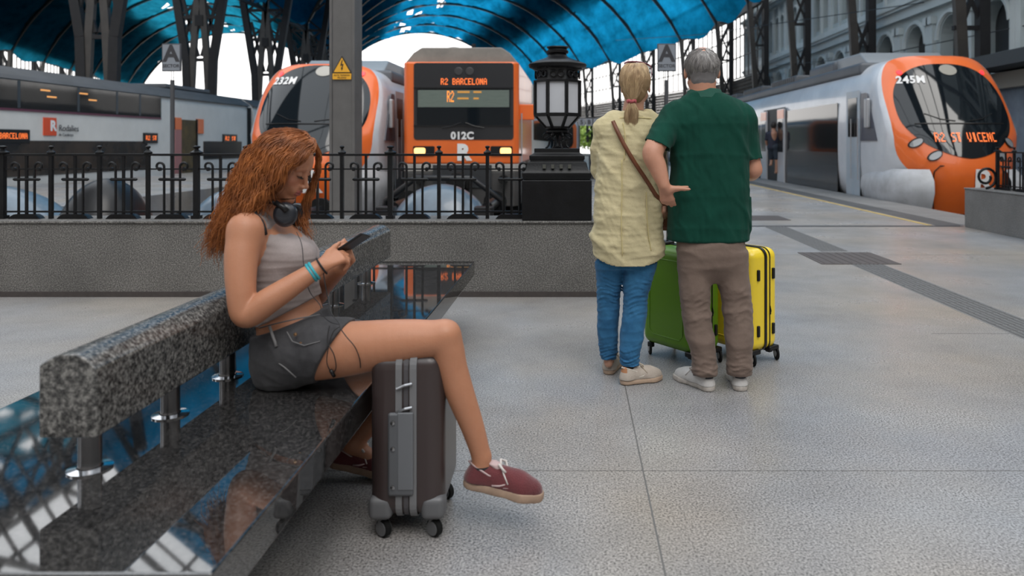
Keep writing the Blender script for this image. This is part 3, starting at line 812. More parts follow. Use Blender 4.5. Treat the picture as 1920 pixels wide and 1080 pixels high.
# info panel with hanging numbers down the right platform
t = thing('platform_sign', 'small hanging platform number sign 5 B 4 right of the lantern', 'sign', (.45, 25, 0))
for i, ch in enumerate('5B4'):
    x = .28+i*.25
    MB().box(x-.11, x+.11, 24.98, 25.02, 1.88, 2.12).build('number_plate', sign_grey, t)
    put_text('number', ch, .2, (x, 24.97, 2.0), grey_letter, t, depth=.002, bold=.005)
MB().box(.1, .95, 25, 25.04, 2.12, 2.16).build('hanger_bar', pole_grey, t)
for x in (.2, .85): MB().cyl((x, 25.02, 0), (x, 25.02, 2.14), .03, n=10).build('pole', pole_grey, t)
for (x, Y) in ((.8, 27), ):
    t = thing('litter_bin', 'small dark litter bin on the platform between lantern and woman', 'bin', (x, Y, 0))
    MB().lathe([(.2, 0), (.22, .05), (.24, .8), (.24, .85), (.2, .88)], (x, Y, 0), 20).build('bin_body', pole_grey, t, auto=40)
    MB().cyl((x, Y, .85), (x, Y, 1.9), .03, n=10).build('pole', pole_grey, t)
# ---------------------------------------------------------------- trains
def sgnpow(v, e): return math.copysign(abs(v)**e, v)
def front_y(yf, xc, x, z):
    u = abs(x-xc)/1.47
    t = max(0, (z-.75)/2.6)
    return yf + 1.6*t**1.3 + (.5+.8*min(1, max(0, (1.5-z)/1.2)))*u**2.6 + (.22*(max(0, .55-z))**1.5)
def on_front(vs, yf, xc, off=.012):
    return [(x, front_y(yf, xc, x, z)-off, z) for x, z in vs]

def rounded_train(label, xc, yf, number, led, length=46, side=-1, ztop=3.35, detail=True, led_z=1.42):
    t = thing('commuter_train', label, 'train', (xc, yf, 0))
    N = 72; zc_ = 1.5; hh = ztop-1.5; HWt = 1.47
    def sil(th):
        c, s = math.cos(th), math.sin(th)
        e = 2/4.5 if s > 0 else 2/7
        return (xc+HWt*sgnpow(c, e), zc_+ (hh if s > 0 else 1.75)*sgnpow(s, 2/3.6))
    def win(th):
        c, s = math.cos(th), math.sin(th)
        z = 2.08+ (1.05 if s > 0 else 1.12)*sgnpow(s, .85)
        wd = 1.24; e = .80 if s > 0 else .80+.45*min(1, -s*2.5)
        return (xc+wd*sgnpow(c, e), z)
    ths = [2*math.pi*i/N for i in range(N)]
    def sb(th):   # where the orange gives way to the white body
        d = (math.degrees(th)+90) % 360; d = min(d, 360-d)    # angle from straight down
        if d < 22: return 1.0
        if d < 40: return 1-.0*(d-22)/18 if d < 30 else 1-.5*(d-30)/10
        if d < 95: return .5+.1*(d-40)/55
        if d < 150: return .6+.4*(d-95)/55
        return 1.0
    def ringpt(th, s):
        a, b = win(th), sil(th)
        return (a[0]+(b[0]-a[0])*s, a[1]+(b[1]-a[1])*s)
    def rings(levels):
        v = []; f = []
        for lv in levels:
            for th in ths:
                s = lv(th); x, z = ringpt(th, s)
                v.append((x, front_y(yf, xc, x, z)+.10*max(0, s)**3, z))
        for i in range(len(levels)-1):
            for j in range(N): f.append((i*N+j, i*N+(j+1) % N, (i+1)*N+(j+1) % N, (i+1)*N+j))
        return v, f
    # windscreen disc
    v = []; f = []; M = 14
    for i in range(M+1):
        for th in ths:
            x, z = win(th); q = i/M
            x = xc+(x-xc)*q; z = 2.08+(z-2.08)*q
            v.append((x, front_y(yf, xc, x, z)-.015, z))
    for i in range(M):
        for j in range(N): f.append((i*N+j, i*N+(j+1) % N, (i+1)*N+(j+1) % N, (i+1)*N+j))
    ws = MB().add(v, f).build('windscreen', glass_dark, t, smooth=True)
    K = 6
    v, f = rings([(lambda th, q=i/K: -.02+(sb(th)+.02)*q) for i in range(K+1)])
    MB().add(v, f).build('front_mask', orange, t, smooth=True)
    v, f = rings([(lambda th, q=i/K: sb(th)+(1-sb(th))*q) for i in range(K+1)])
    # carry on along the sides
    last = [ringpt(th, 1) for th in ths]
    nb = len(v)//N
    for yy in (None, 3.0, 8, length):
        for (x, z) in last:
            y0_ = front_y(yf, xc, x, z)+.10
            v.append((x, (y0_+.45) if yy is None else max(yf+yy, y0_+.9 if yy < 4 else 0), z))
    for i in range(nb-1, nb+3):
        for j in range(N): f.append((i*N+j, i*N+(j+1) % N, (i+1)*N+(j+1) % N, (i+1)*N+j))
    body = MB().add(v, f).build('body_shell', white_p, t, smooth=True)
    # orange hoop behind the mask
    # side: glass band with grey lower panels
    yf0 = yf; yf = yf-1.6
    xs = xc+side*1.485
    def sbox(y0, y1, z0, z1, name, m, d=.02, **k):
        return MB().box(min(xs, xs-side*d), max(xs, xs-side*d), yf+y0, yf+y1, z0, z1).build(name, m, t, **k)
    sbox(5.6, 10.4, 1.05, 2.36, 'side_window', glass_side)
    sbox(5.6, 10.4, -.3, 1.05, 'lower_panel', dark_side)
    y = 13.6
    for q in range(5):
        sbox(y, y+3.4, 1.05, 2.3, 'side_window', glass_side); sbox(y, y+3.4, -.3, 1.05, 'lower_panel', dark_side)
        y += 3.4
        d_ = sbox(y, y+1.4, -.1, 2.45, 'door', mat('door_leaf', (.45,.42,.42), .3), d=.03); y += 1.5
    # open doorway with folding leaves
    sbox(10.5, 13.3, -.1, 2.5, 'doorway', mat('doorway', (.015,.015,.016), .5), d=.012)
    for (a, b) in ((10.45, 11.25), (12.7, 13.5)):
        lf = MB().box(min(xs+side*.06, xs), max(xs+side*.06, xs), yf+a, yf+b, -.05, 2.45).build('door_leaf', mat('leaf_grey', (.45,.45,.47), .25, coat=.5), t, bevel=.01)
        MB().box(min(xs+side*.07, xs+side*.06), max(xs+side*.07, xs+side*.06), yf+a+.1, yf+b-.1, 1.0, 2.1).build('leaf_window', glass_side, lf)
        MB().box(min(xs+side*.07, xs+side*.06), max(xs+side*.07, xs+side*.06), yf+a+.02, yf+b-.02, 2.12, 2.42).build('leaf_top', orange, lf)
    # cab door
    cd = sbox(4.05, 4.95, -.1, 2.6, 'cab_door', mat('cab_door', (.40,.43,.47), .35, noise=(2,.2), col2=(.3,.38,.45)), d=.012, bevel=.01)
    MB().box(min(xs, xs+side*.012), max(xs, xs+side*.012), yf+4.22, yf+4.8, 1.45, 2.42).build('cab_window', glass_side, cd)
    for yy in (4.3, 4.75): MB().cyl((xs+side*.06, yf+yy-.28, .4), (xs+side*.06, yf+yy-.28, 1.9), .015, n=8).build('handrail', silver, cd)
    mb = MB(); mb.prism([(yf+3.0, 1.35), (yf+4.0, 1.35), (yf+3.95, 2.5), (yf+3.6, 2.5)], xs-.01, xs+.01, 'x'); mb.build('dark_triangle', mat('triangle', (.06,.065,.09), .3), t)
    mr = MB().box(xs+side*.05-.05, xs+side*.05+.05, yf+3.35, yf+3.55, 1.65, 2.35).build('mirror', silver, t, bevel=.03)
    # roof equipment
    yf = yf0
    zt = ztop
    MB().box(xc-1.15, xc+1.15, yf+5.2, yf+7.5, zt-.12, zt+.28).build('roof_pod', roof_grey, t, bevel=.12, seg=3)
    MB().box(xc-1.3, xc+1.3, yf+2.9, yf+length, zt-.34, zt-.02).build('roof_deck', roof_grey, t, bevel=.08)
    v = []
    mb = MB(); mb.prism([(yf+3.0, zt-.05), (yf+3.6, zt+.30), (yf+7.2, zt+.32), (yf+7.8, zt)], xc-1.05, xc+1.05, 'x'); mb.build('roof_fairing', mat('fairing', (.24,.26,.28), .4), t, bevel=.05)
    for q, yy in enumerate((9, 13.5, 18, 23.5)):
        p = MB().box(xc-1.1, xc+1.1, yf+yy, yf+yy+3.2, zt-.1, zt+.22).build('roof_unit', roof_grey, t, bevel=.05)
        mb = MB()
        for s_ in range(12): mb.box(xc+side*1.1-.02, xc+side*1.1+.02, yf+yy+.2+s_*.24, yf+yy+.32+s_*.24, zt-.05, zt+.18)
        mb.build('vent_grille', mat('louvre', (.04,.04,.045), .5), p)
    # writing and lamps on the front
    def ftext(name, txt, size, x, z, m, **k):
        vs, fs = text_mesh(txt, size, **k)
        MB().add([(x+a, front_y(yf, xc, x+a, z+b)-.03-c, z+b) for a, b, c in vs], fs).build(name, m, t)
    ftext('unit_number', number, .24, xc-.80, 2.74, white_letter, depth=.003, shear=.15, bold=.008, space=1.1)
    # led destination line
    mb = MB(); n = len(led); W = 1.32; Hh = .20; cell = W/max(1, n*5-1); ch = Hh/7
    for i, c in enumerate(led):
        for r, row in enumerate(LED[c]):
            for q, b in enumerate(row):
                if b == '1':
                    x = xc-.02-W/2+(i*5+q+.5)*cell; z = led_z+Hh/2-(r+.5)*ch
                    mb.add(on_front([(x-cell*.4, z-ch*.42), (x+cell*.4, z-ch*.42), (x+cell*.4, z+ch*.42), (x-cell*.4, z+ch*.42)], yf, xc, .045), [(0,1,2,3)])
    if n: mb.build('destination_display', led_or, ws)
    def ell(cx_, cz, rx, rz, name, m, off, parent=t, rot=0):
        pts = [(cx_+rx*math.cos(a)*math.cos(rot)-rz*math.sin(a)*math.sin(rot), cz+rx*math.cos(a)*math.sin(rot)+rz*math.sin(a)*math.cos(rot)) for a in [2*math.pi*i/24 for i in range(24)]]
        a = on_front(pts, yf, xc, off); b = on_front(pts, yf, xc, off-.04)
        return MB().add(a+b, [tuple(range(24))]+[(i, (i+1) % 24, 24+(i+1) % 24, 24+i) for i in range(24)]).build(name, m, parent)
    for s in (-1, 1):
        ell(xc+s*.96, 2.93, .055, .055, 'tail_lamp', red_lit, .03)
        for (px_, pz_) in ((1.02, 1.30), (.72, 1.02)):
            hl = ell(xc+s*px_, pz_, .16, .085, 'headlamp', black_plastic, .03, rot=-s*.6 if s > 0 else .0-.6*s)
            ell(xc+s*px_, pz_, .135, .065, 'lamp_glass', head_off, .04, hl, rot=-s*.6)
    ell(xc+.1, 2.98, .20, .13, 'top_lamp', mat('top_lamp', (.33,.31,.27), .15, coat=1), .03)
    mb = MB(); mb.tube(on_front([(xc-.75+.0*i, .68) if i == 0 else (xc+.75, .68) if i == 3 else (xc-.65, .80) if i == 1 else (xc+.65, .80) for i in range(4)], yf, xc, .012), .012, 6)
    mb.tube(on_front([(xc-.75, .68), (xc-.76, .3), (xc-.70, -.15)], yf, xc, .012), .012, 6); mb.tube(on_front([(xc+.75, .68), (xc+.76, .3), (xc+.70, -.15)], yf, xc, .012), .012, 6)
    mb.build('panel_seam', black_plastic, t)
    # operator's letter: bold letter with split stem
    ftext('front_logo', 'R', .72, xc+.22, .44, white_letter, depth=.003, bold=.018, space=1)
    # wipers
    for s in (-1, 1): MB().tube(on_front([(xc+s*.15, 1.78), (xc+s*.45, 1.82), (xc+s*.75, 1.95)], yf, xc, .03), .010, 6).build('wiper', black_plastic, ws)
    # cab divider line and blind behind the glass
    MB().tube(on_front([(xc-.98+i*.196, 1.72) for i in range(11)], yf, xc, .02), .018, 6).build('dashboard_line', black_plastic, ws)
    # lower fairing, bogies, coupling
    v = []
    for s in (-1, 1):
        mb = MB(); x1 = xc+s*1.47; x2 = xc+s*.82
        pts = []
        for q in range(9):
            a = q/8
            pts.append(Vector((x2+(x1-x2)*math.sin(a*math.pi/2), yf+.12+(1-math.cos(a*math.pi/2))*1.1, .12, a*math.pi/2)))
        for q in range(1, 6): pts.append(Vector((x1-s*.010*q*q, yf+1.22+q*.42, .12, math.pi/2)))
        vv = []; ff = []
        for p in pts:
            for zz, o_ in ((-.42, .10), (-.2, .0), (.1, -.12), (.35, -.10), (.52, .03), (.6, .12)):
                vv.append((p.x-s*math.sin(p.w)*o_*.7, p.y+o_*math.cos(p.w), p.z+zz))
        for i in range(len(pts)-1):
            for j in range(5): ff.append((i*6+j, i*6+j+1, i*6+6+j+1, i*6+6+j))
        mb.add(vv, ff); mb.build('corner_fairing', mat('fairing_white', (.52,.54,.57), .45, noise=(3,.3), col2=(.30,.30,.31)), t, smooth=True)
    for yy in (3.2, 12.5, 24): MB().box(xc-1.15, xc+1.15, yf+yy, yf+yy+3, -.76, -.35).build('bogie', black_rubber, t, bevel=.05)
    MB().box(xc-1.2, xc+1.2, yf+1.0, yf+length, -.5, -.2).build('underframe', black_rubber, t)
    return t

right_train = rounded_train('white and orange rounded commuter train 245M on the right beside the arched station facade', 8.52, 15.9, '245M', 'R2 ST VICENC')
# scuffed stains along the white cab side
mid_train = rounded_train('orange-nosed rounded commuter train left of the grey column, partly behind the reading woman', -5.93, 16.2, '232M', '', side=1, ztop=3.18)

# boxy orange train
bt = thing('commuter_train', 'boxy orange commuter train 012C facing the buffers between the column and the lantern', 'train', (-2.65, 17.5, 0))
XL, XRt, YF_ = -4.0, -1.28, 17.5
def foot(z0, z1, y1, name, m, **k):
    mb = MB(); mb.prism([(XL+.10,YF_),(XRt-.10,YF_),(XRt,YF_+.12),(XRt,y1),(XL,y1),(XL,YF_+.12)], z0, z1, 'z'); return mb.build(name, m, bt, **k)
foot(.80, 3.20, 23, 'front_shell', orange, bevel=.05, seg=3)
MB().box(XL, XRt, 23, 42, .2, 3.15).build('body_shell', grey_white, bt)
MB().box(XRt, XRt+.01, 24, 42, 1.4, 2.4).build('side_window', glass_side, bt)
mb = MB(); mb.prism([(XL+.0, 3.15), (XRt+.0, 3.15), (XRt-.22, 3.42), (XRt-.42, 3.55), (XL+.42, 3.55), (XL+.22, 3.42)], YF_+.12, 42); mb.build('roof', roof_dirty, bt, bevel=.03)
MB().box(-3.5, -1.9, YF_+.8, YF_+3.2, 3.5, 3.62).build('roof_grille', roof_grey, bt)
mb = MB(); mb.cyl((-2.4, YF_+.5, 3.55), (-2.4, YF_+.5, 3.68), .05); mb.cyl((-2.9, YF_+.7, 3.55), (-2.9, YF_+.7, 3.62), .12); mb.build('aerial', steel_dark, bt)
def fz(py): return H-(py-CY)*.0125
def fx(px): return (px-CX)*.0125
def rrect(x0, x1, z0, z1, r, n=6):
    p = []
    for cx_, cz, a0 in ((x1-r, z1-r, 0), (x0+r, z1-r, 90), (x0+r, z0+r, 180), (x1-r, z0+r, 270)):
        for i in range(n+1): a = math.radians(a0+90*i/n); p.append((cx_+r*math.cos(a), cz+r*math.sin(a)))
    return p
mk = MB().prism(rrect(fx(776), fx(963), fz(262), fz(118), .07), YF_-.015, YF_).build('black_mask', mat('mask_black', (.018,.019,.022), .25, coat=.5), bt)
MB().prism(rrect(fx(782), fx(957), fz(236), fz(165), .03), YF_-.025, YF_-.01).build('windscreen', glass_dark, bt)
MB().box(fx(784), fx(955), YF_-.030, YF_-.022, fz(201), fz(169)).build('screen_blind', mat('blind', (.13,.16,.14), .5, noise=(4,.3), col2=(.09,.12,.10), stretch=(1,1,8)), bt)
MB().box(fx(776), fx(963), YF_-.04, YF_-.01, fz(166), fz(164)).build('mask_divider', black_plastic, bt)
MB().box(fx(776), fx(963), YF_-.04, YF_-.01, fz(237), fz(235)).build('mask_divider', black_plastic, bt)
led_text('destination_display', 'R2 BARCELONA', fx(913)-fx(827), fz(147)-fz(159), (fx(870), YF_-.03, fz(153)), led_or, bt)
led_text('sign_reflection', 'R2', .16, .26, (fx(845), YF_-.034, fz(181)), refl_am, bt)  # reflection of an amber sign in the glass, painted as glowing letters
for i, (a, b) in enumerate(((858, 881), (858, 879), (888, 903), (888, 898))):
    MB().box(fx(a), fx(b), YF_-.035, YF_-.032, fz(174.5+(i % 2)*12), fz(171+(i % 2)*12)).build('reflection_line', mat('dim_amber', (.3,.15,.02), .5, emit=((1,.45,.1), .5)), bt)  # further lines of the painted sign reflection
put_text('unit_number', '012C', .235, (fx(867), YF_-.02, fz(255)), white_letter, bt, depth=.003, bold=.009, space=1.05)
for px in (860, 881): MB().lathe([(.001,-.01),(.085,-.01),(.10,0)], (fx(px), YF_-.02, fz(134)), 20, axis='y').build('horn_cover', mat('horn', (.03,.03,.032), .5), bt)
put_text('front_logo', 'R', .50, (fx(869), YF_-.012, fz(287)), white_letter, bt, depth=.004, bold=.03)
for (a, b, c, d) in ((775, 815, 777, 798), (920, 961, 938, 959)):
    h = MB().prism(rrect(fx(a), fx(b), fz(292), fz(274), .03), YF_-.03, YF_).build('headlamp_housing', black_plastic, bt)
    MB().prism(rrect(fx(c), fx(d), fz(289), fz(277), .05), YF_-.045, YF_-.03).build('lit_lamp', head_warm, h)
foot(.62, .80, 20, 'bumper_band', mat('bumper', (.40,.38,.36), .5, noise=(4,.3), col2=(.25,.24,.22)), bevel=.02)
MB().box(fx(812), fx(922), YF_-.03, YF_+.2, fz(352), fz(309)).build('coupler_recess', mat('recess', (.02,.02,.02), .5), bt)
mb = MB(); mb.box(-2.9, -2.4, YF_-.5, YF_, .25, .55); mb.cyl((-2.65, YF_-.6, .4), (-2.65, YF_-.2, .4), .22, n=16); mb.build('coupler', black_rubber, bt, bevel=.02)
foot(-.2, .62, 21, 'skirt', mat('skirt', (.045,.043,.042), .6), bevel=.03)
MB().box(XL+.2, XRt-.2, YF_+.5, 42, -.75, .3).build('underframe', black_rubber, bt)
for s in (fx(790), fx(945)): MB().cyl((s, YF_-.35, .45), (s, YF_, .45), .10).build('buffer', black_rubber, bt)
MB().box(XRt-.02, XRt+.34, YF_+.35, YF_+.5, fz(224), fz(194)).build('side_mirror', orange, bt, bevel=.02)
for s in (-1, 1): MB().tube([(fx(869+s*40), YF_-.04, fz(240)), (fx(869+s*22), YF_-.045, fz(237)), (fx(869+s*4), YF_-.045, fz(230))], .012, 6).build('wiper', black_plastic, mk)
MB().cyl((XRt+.05, 17.75, .7), (XRt+.05, 17.75, 2.0), .02, n=8).build('handrail', silver, bt)

# double-deck train at the left
dt = thing('double_deck_train', 'long white and grey double-deck commuter train at the far left platform', 'train', (-18.8, 22, 0))
DX = -17.3
def dprof(r=0): return [(-17.3+r,-.35),(-17.3+r,3.0),(-17.45+r,3.35),(-17.9,3.68),(-18.8,3.78),(-19.7,3.68),(-20.15-r,3.35),(-20.3-r,3.0),(-20.3-r,-.35)]
def coach(y0, y1, first):
    b = MB().prism([p for p in dprof()], y0, y1).build('coach_body', grey_white, dt, bevel=.04)
    mb = MB(); mb.prism([(-17.27,3.28),(-17.42,3.42),(-17.9,3.72),(-18.8,3.83),(-19.7,3.72),(-20.2,3.4),(-20.2,3.2)], y0+.02, y1-.02); mb.build('coach_roof', mat('coach_roof', (.115,.115,.12), .6, noise=(1,.3), col2=(.07,.068,.066)), dt)
    def sb(a, c, z0, z1, name, m, d=.03, par=dt, **k): return MB().box(DX, DX+d, a, c, z0, z1).build(name, m, par, **k)
    if first:
        band = sb(y0+.3, 31.3, 2.36, 3.26, 'upper_window_band', glass_side, .03, bevel=.02)
        sb(y0+.3, 31.3, 2.30, 2.37, 'maroon_stripe', mat('maroon', (.10,.02,.045), .4), .035)
        for yy in (15.5, 18.2, 20.9, 23.2, 26.0, 28.2, 29.7): sb(yy, yy+.12, 2.4, 3.24, 'window_pillar', mat('pillar', (.03,.04,.05), .4), .034, band)
        for yy, z in ((24.2, 3.0), (24.5, 2.8), (26.1, 3.02), (26.6, 2.82)): sb(yy, yy+.45, z, z+.05, 'ceiling_lamp_strip', mat('strip', (.6,.3,.1), .5, emit=((1,.42,.12), .9)), .036, band)
        low = sb(y0+.3, 30.3, .25, 1.38, 'lower_window_band', mat('lower_glass', (.055,.04,.03), .12, noise=(.7,.12), col2=(.02,.018,.017)), .03, bevel=.02)
        lg = sb(24.35, 24.95, 1.55, 2.14, 'logo_plate', mat('logo_red', (.62,.07,.02), .5), .035)
        put_text('logo_letter', 'R', .46, (DX+.042, 24.78, 1.86), white_letter, lg, '+x', depth=.003, bold=.02)
        put_text('operator_name', 'Rodalies', .30, (DX+.04, 25.05, 1.80), grey_letter, dt, '+x', depth=.003, align='LEFT')
        put_text('operator_region', 'de Catalunya', .14, (DX+.04, 25.05, 1.58), grey_letter, dt, '+x', depth=.003, align='LEFT')
        for (a, c, w_) in ((22.3, 23.7, 1.15), (30.0, 31.0, .75)):
            dp = sb(a, c, 1.30, 1.72, 'display_case', black_plastic, .06, bevel=.01)
            led_text('destination_display', 'BARCELONA' if w_ > 1 else 'R2 ST', w_, .18, (DX+.065, (a+c)/2, 1.52), led_or, dp, '+x')
    # vestibule doors
    for yd in ((32.9,) if first else (y0+3, y0+14)):
        dr = sb(yd, yd+1.3, -.05, 2.35, 'doorway', mat('vestibule', (.12,.075,.02), .6, noise=(2,.2), col2=(.04,.03,.015)), .02)
        sb(yd-.55, yd-.02, -.05, 2.4, 'door_leaf', mat('door_pink', (.32,.13,.13), .4), .05, dr)
        sb(yd-.55, yd-.02, 1.9, 2.42, 'door_top', orange, .055, dr); sb(yd+1.32, yd+1.95, 1.75, 2.42, 'door_top', orange, .055, dr)
        sb(yd+1.32, yd+1.4, -.05, 2.4, 'door_edge', black_plastic, .06, dr)
    if first:
        sb(34.9, 38.9, .55, 1.4, 'lower_window', mat('lower_glass'), .03)
        dp = sb(36.8, 38.3, 1.35, 1.75, 'display_case', black_plastic, .06); led_text('destination_display', 'R2 ST', 1.1, .2, (DX+.065, 37.55, 1.55), led_or, dp, '+x')
        sb(y1-.4, y1-.02, 0, 3.2, 'end_gangway', black_rubber, .05)
    else:
        sb(y0+5, y1-1, 2.36, 3.26, 'upper_window_band', glass_side, .03); sb(y0+5, y1-1, .3, 1.38, 'lower_window_band', glass_side, .03)
    MB().box(-19.9, -17.7, y0+1, y1-1, -.76, -.3).build('underframe', black_rubber, dt)
coach(13.5, 40, True); coach(40.4, 62, False); coach(62.4, 84, False)
MB().box(-19.6, -18, 33, 37, 3.75, 3.95).build('roof_unit', roof_grey, dt, bevel=.05)
# distant train at the far right platform
ft = thing('commuter_train', 'distant orange-framed white train seen between the lantern and the standing woman', 'train', (-1.0, 44, 0))
mb = MB(); mb.prism(rrect(-2.6, .3, -.4, 2.75, .5), 44, 70); mb.build('body_shell', white_p, ft, bevel=.1)
mb = MB(); mb.prism(rrect(-2.5, .2, .6, 2.65, .5), 43.9, 44); mb.build('front_mask', orange, ft)
mb = MB(); mb.prism(rrect(-2.3, 0, 1.0, 2.5, .4), 43.85, 43.9); mb.build('windscreen', glass_dark, ft)
# ---------------------------------------------------------------- smooth surfaces from blended solids
A3 = lambda p: np.array([float(p[0]), float(p[1]), float(p[2])])
class Frame:
    def __init__(s, o, R): s.o = A3(o); s.R = np.array(R, float)      # columns = local axes in world
    def pt(s, p): return s.o + s.R @ A3(p)
class Sdf:
    def __init__(s): s.ops = []; s.clips = []; s.disp = None
    def cone(s, a, b, ra, rb, k=.015, sub=False, sq=None):
        """round cone; sq=(axis, factor) flattens it along an axis"""
        a = A3(a); b = A3(b); s.ops.append(('cone', a, b, ra, rb, k, sub, sq)); return s
    def chain(s, pts, rs, k=.012, sq=None):
        p = [A3(q) for q in pts]; P_, R_ = [], []
        for i in range(len(p)-1):      # smooth curve through the joints, radius eased along it
            p0, p1, p2, p3 = p[max(i-1, 0)], p[i], p[i+1], p[min(i+2, len(p)-1)]
            r0, r1, r2, r3 = rs[max(i-1, 0)], rs[i], rs[i+1], rs[min(i+2, len(p)-1)]
            for j in range(6):
                t = j/6; w = (-.5*t+t*t-.5*t**3, 1-2.5*t*t+1.5*t**3, .5*t+2*t*t-1.5*t**3, -.5*t*t+.5*t**3)
                P_.append(p0*w[0]+p1*w[1]+p2*w[2]+p3*w[3]); R_.append(r0*w[0]+r1*w[1]+r2*w[2]+r3*w[3])
        P_.append(p[-1]); R_.append(rs[-1])
        s.ops.append(('grp', P_, R_, k, False)); return s
    def ell(s, c, r, k=.015, R=None, sub=False):
        s.ops.append(('ell', A3(c), A3(r), k, np.eye(3) if R is None else np.array(R, float), sub)); return s
    def stack(s, rows, k=.02, n=2.2, yaw=0, sub=False):
        """rows (z, cx, cy, rx, ry) from bottom to top"""
        s.ops.append(('stack', np.array(sorted(rows), float), k, n, yaw, sub)); return s
    def clip(s, n, p): n = A3(n); n = n/np.linalg.norm(n); s.clips.append((n, A3(p))); return s   # removes the side n points to
    def bounds(s, op):
        if op[0] == 'cone': 
            r = max(op[3], op[4]); return np.minimum(op[1], op[2])-r, np.maximum(op[1], op[2])+r
        if op[0] == 'grp':
            q = np.array(op[1]); r = max(op[2]); return q.min(0)-r, q.max(0)+r
        if op[0] == 'ell': r = op[2].max(); return op[1]-r, op[1]+r
        T = op[1]; r = T[:, 3:5].max()
        return np.array([T[:,1].min()-r, T[:,2].min()-r, T[0,0]]), np.array([T[:,1].max()+r, T[:,2].max()+r, T[-1,0]])
    def field(s, lo, n, h):
        ax = [lo[i]+h*np.arange(n[i], dtype=np.float32) for i in range(3)]
        D = np.full(n, 1.0, np.float32)
        for op in s.ops:
            bl, bh = s.bounds(op); m = .05+3*h
            i0 = [max(0, int((bl[i]-m-lo[i])/h)) for i in range(3)]; i1 = [min(n[i], int((bh[i]+m-lo[i])/h)+2) for i in range(3)]
            if any(i1[i] <= i0[i] for i in range(3)): continue
            X = ax[0][i0[0]:i1[0], None, None]; Y = ax[1][None, i0[1]:i1[1], None]; Z = ax[2][None, None, i0[2]:i1[2]]
            if op[0] == 'cone':
                _, a, b, ra, rb, k, sub, sq = op
                dx, dy, dz = X-a[0], Y-a[1], Z-a[2]; ab = b-a; scale = 1
                if sq:
                    w = A3(sq[0]); w = w/np.linalg.norm(w); f_ = 1/sq[1]-1; q = (dx*w[0]+dy*w[1]+dz*w[2])*f_
                    dx, dy, dz = dx+q*w[0], dy+q*w[1], dz+q*w[2]; ab = ab+w*np.dot(ab, w)*f_; scale = sq[1] if sq[1] < 1 else 1
                L = max(1e-9, ab@ab); t = np.clip((dx*ab[0]+dy*ab[1]+dz*ab[2])/L, 0, 1)
                d = (np.sqrt((dx-t*ab[0])**2+(dy-t*ab[1])**2+(dz-t*ab[2])**2)-(ra+(rb-ra)*t))*scale
            elif op[0] == 'grp':
                _, PP, RR, k, sub = op; d = None
                for a, b, ra, rb in zip(PP[:-1], PP[1:], RR[:-1], RR[1:]):
                    dx, dy, dz = X-a[0], Y-a[1], Z-a[2]; ab = b-a; L = max(1e-9, ab@ab)
                    t = np.clip((dx*ab[0]+dy*ab[1]+dz*ab[2])/L, 0, 1)
                    q = np.sqrt((dx-t*ab[0])**2+(dy-t*ab[1])**2+(dz-t*ab[2])**2)-(ra+(rb-ra)*t)
                    d = q if d is None else np.minimum(d, q)
            elif op[0] == 'ell':
                _, c, r, k, R, sub = op
                dx, dy, dz = X-c[0], Y-c[1], Z-c[2]
                u = [dx*R[0,i]+dy*R[1,i]+dz*R[2,i] for i in range(3)]
                k0 = np.sqrt(sum((u[i]/r[i])**2 for i in range(3))); k1 = np.sqrt(sum((u[i]/r[i]**2)**2 for i in range(3)))
                d = k0*(k0-1)/np.maximum(k1, 1e-6)
            else:
                _, T, k, nn, yaw, sub = op
                z = Z[0, 0]; zz = T[:, 0]
                def ip(c):   # smooth interpolation
                    v = T[:, c]; dense = np.linspace(zz[0], zz[-1], 120); w = np.interp(dense, zz, v)
                    ker = np.ones(9)/9; wp = np.pad(w, 4, mode='edge'); w = np.convolve(wp, ker, 'valid')
                    return np.interp(z, dense, w)[None, None, :].astype(np.float32)
                dx = X-ip(1); dy = Y-ip(2)
                c_, s_ = math.cos(yaw), math.sin(yaw)
                u = dx*c_+dy*s_; v = -dx*s_+dy*c_; rx, ry = ip(3), ip(4)
                g = (np.abs(u/rx)**nn+np.abs(v/ry)**nn)**(1/nn)
                d = (g-1)*np.minimum(rx, ry)
                d = np.maximum(d, np.maximum(zz[0]-Z, Z-zz[-1]))
            d = d.astype(np.float32)
            sl = (slice(i0[0], i1[0]), slice(i0[1], i1[1]), slice(i0[2], i1[2]))
            E = D[sl]
            if sub:
                hh = np.maximum(k-np.abs(E+d), 0)/k; D[sl] = np.maximum(E, -d)+hh*hh*k/4
            else:
                d = np.broadcast_to(d, E.shape)
                hh = np.maximum(k-np.abs(E-d), 0)/k; D[sl] = np.minimum(E, d)-hh*hh*k/4
        X, Y, Z = ax[0][:, None, None], ax[1][None, :, None], ax[2][None, None, :]
        if s.disp is not None: D = D + s.disp(X, Y, Z).astype(np.float32)
        for nrm, p in s.clips:
            D = np.maximum(D, ((X-p[0])*nrm[0]+(Y-p[1])*nrm[1]+(Z-p[2])*nrm[2]).astype(np.float32))
        return D
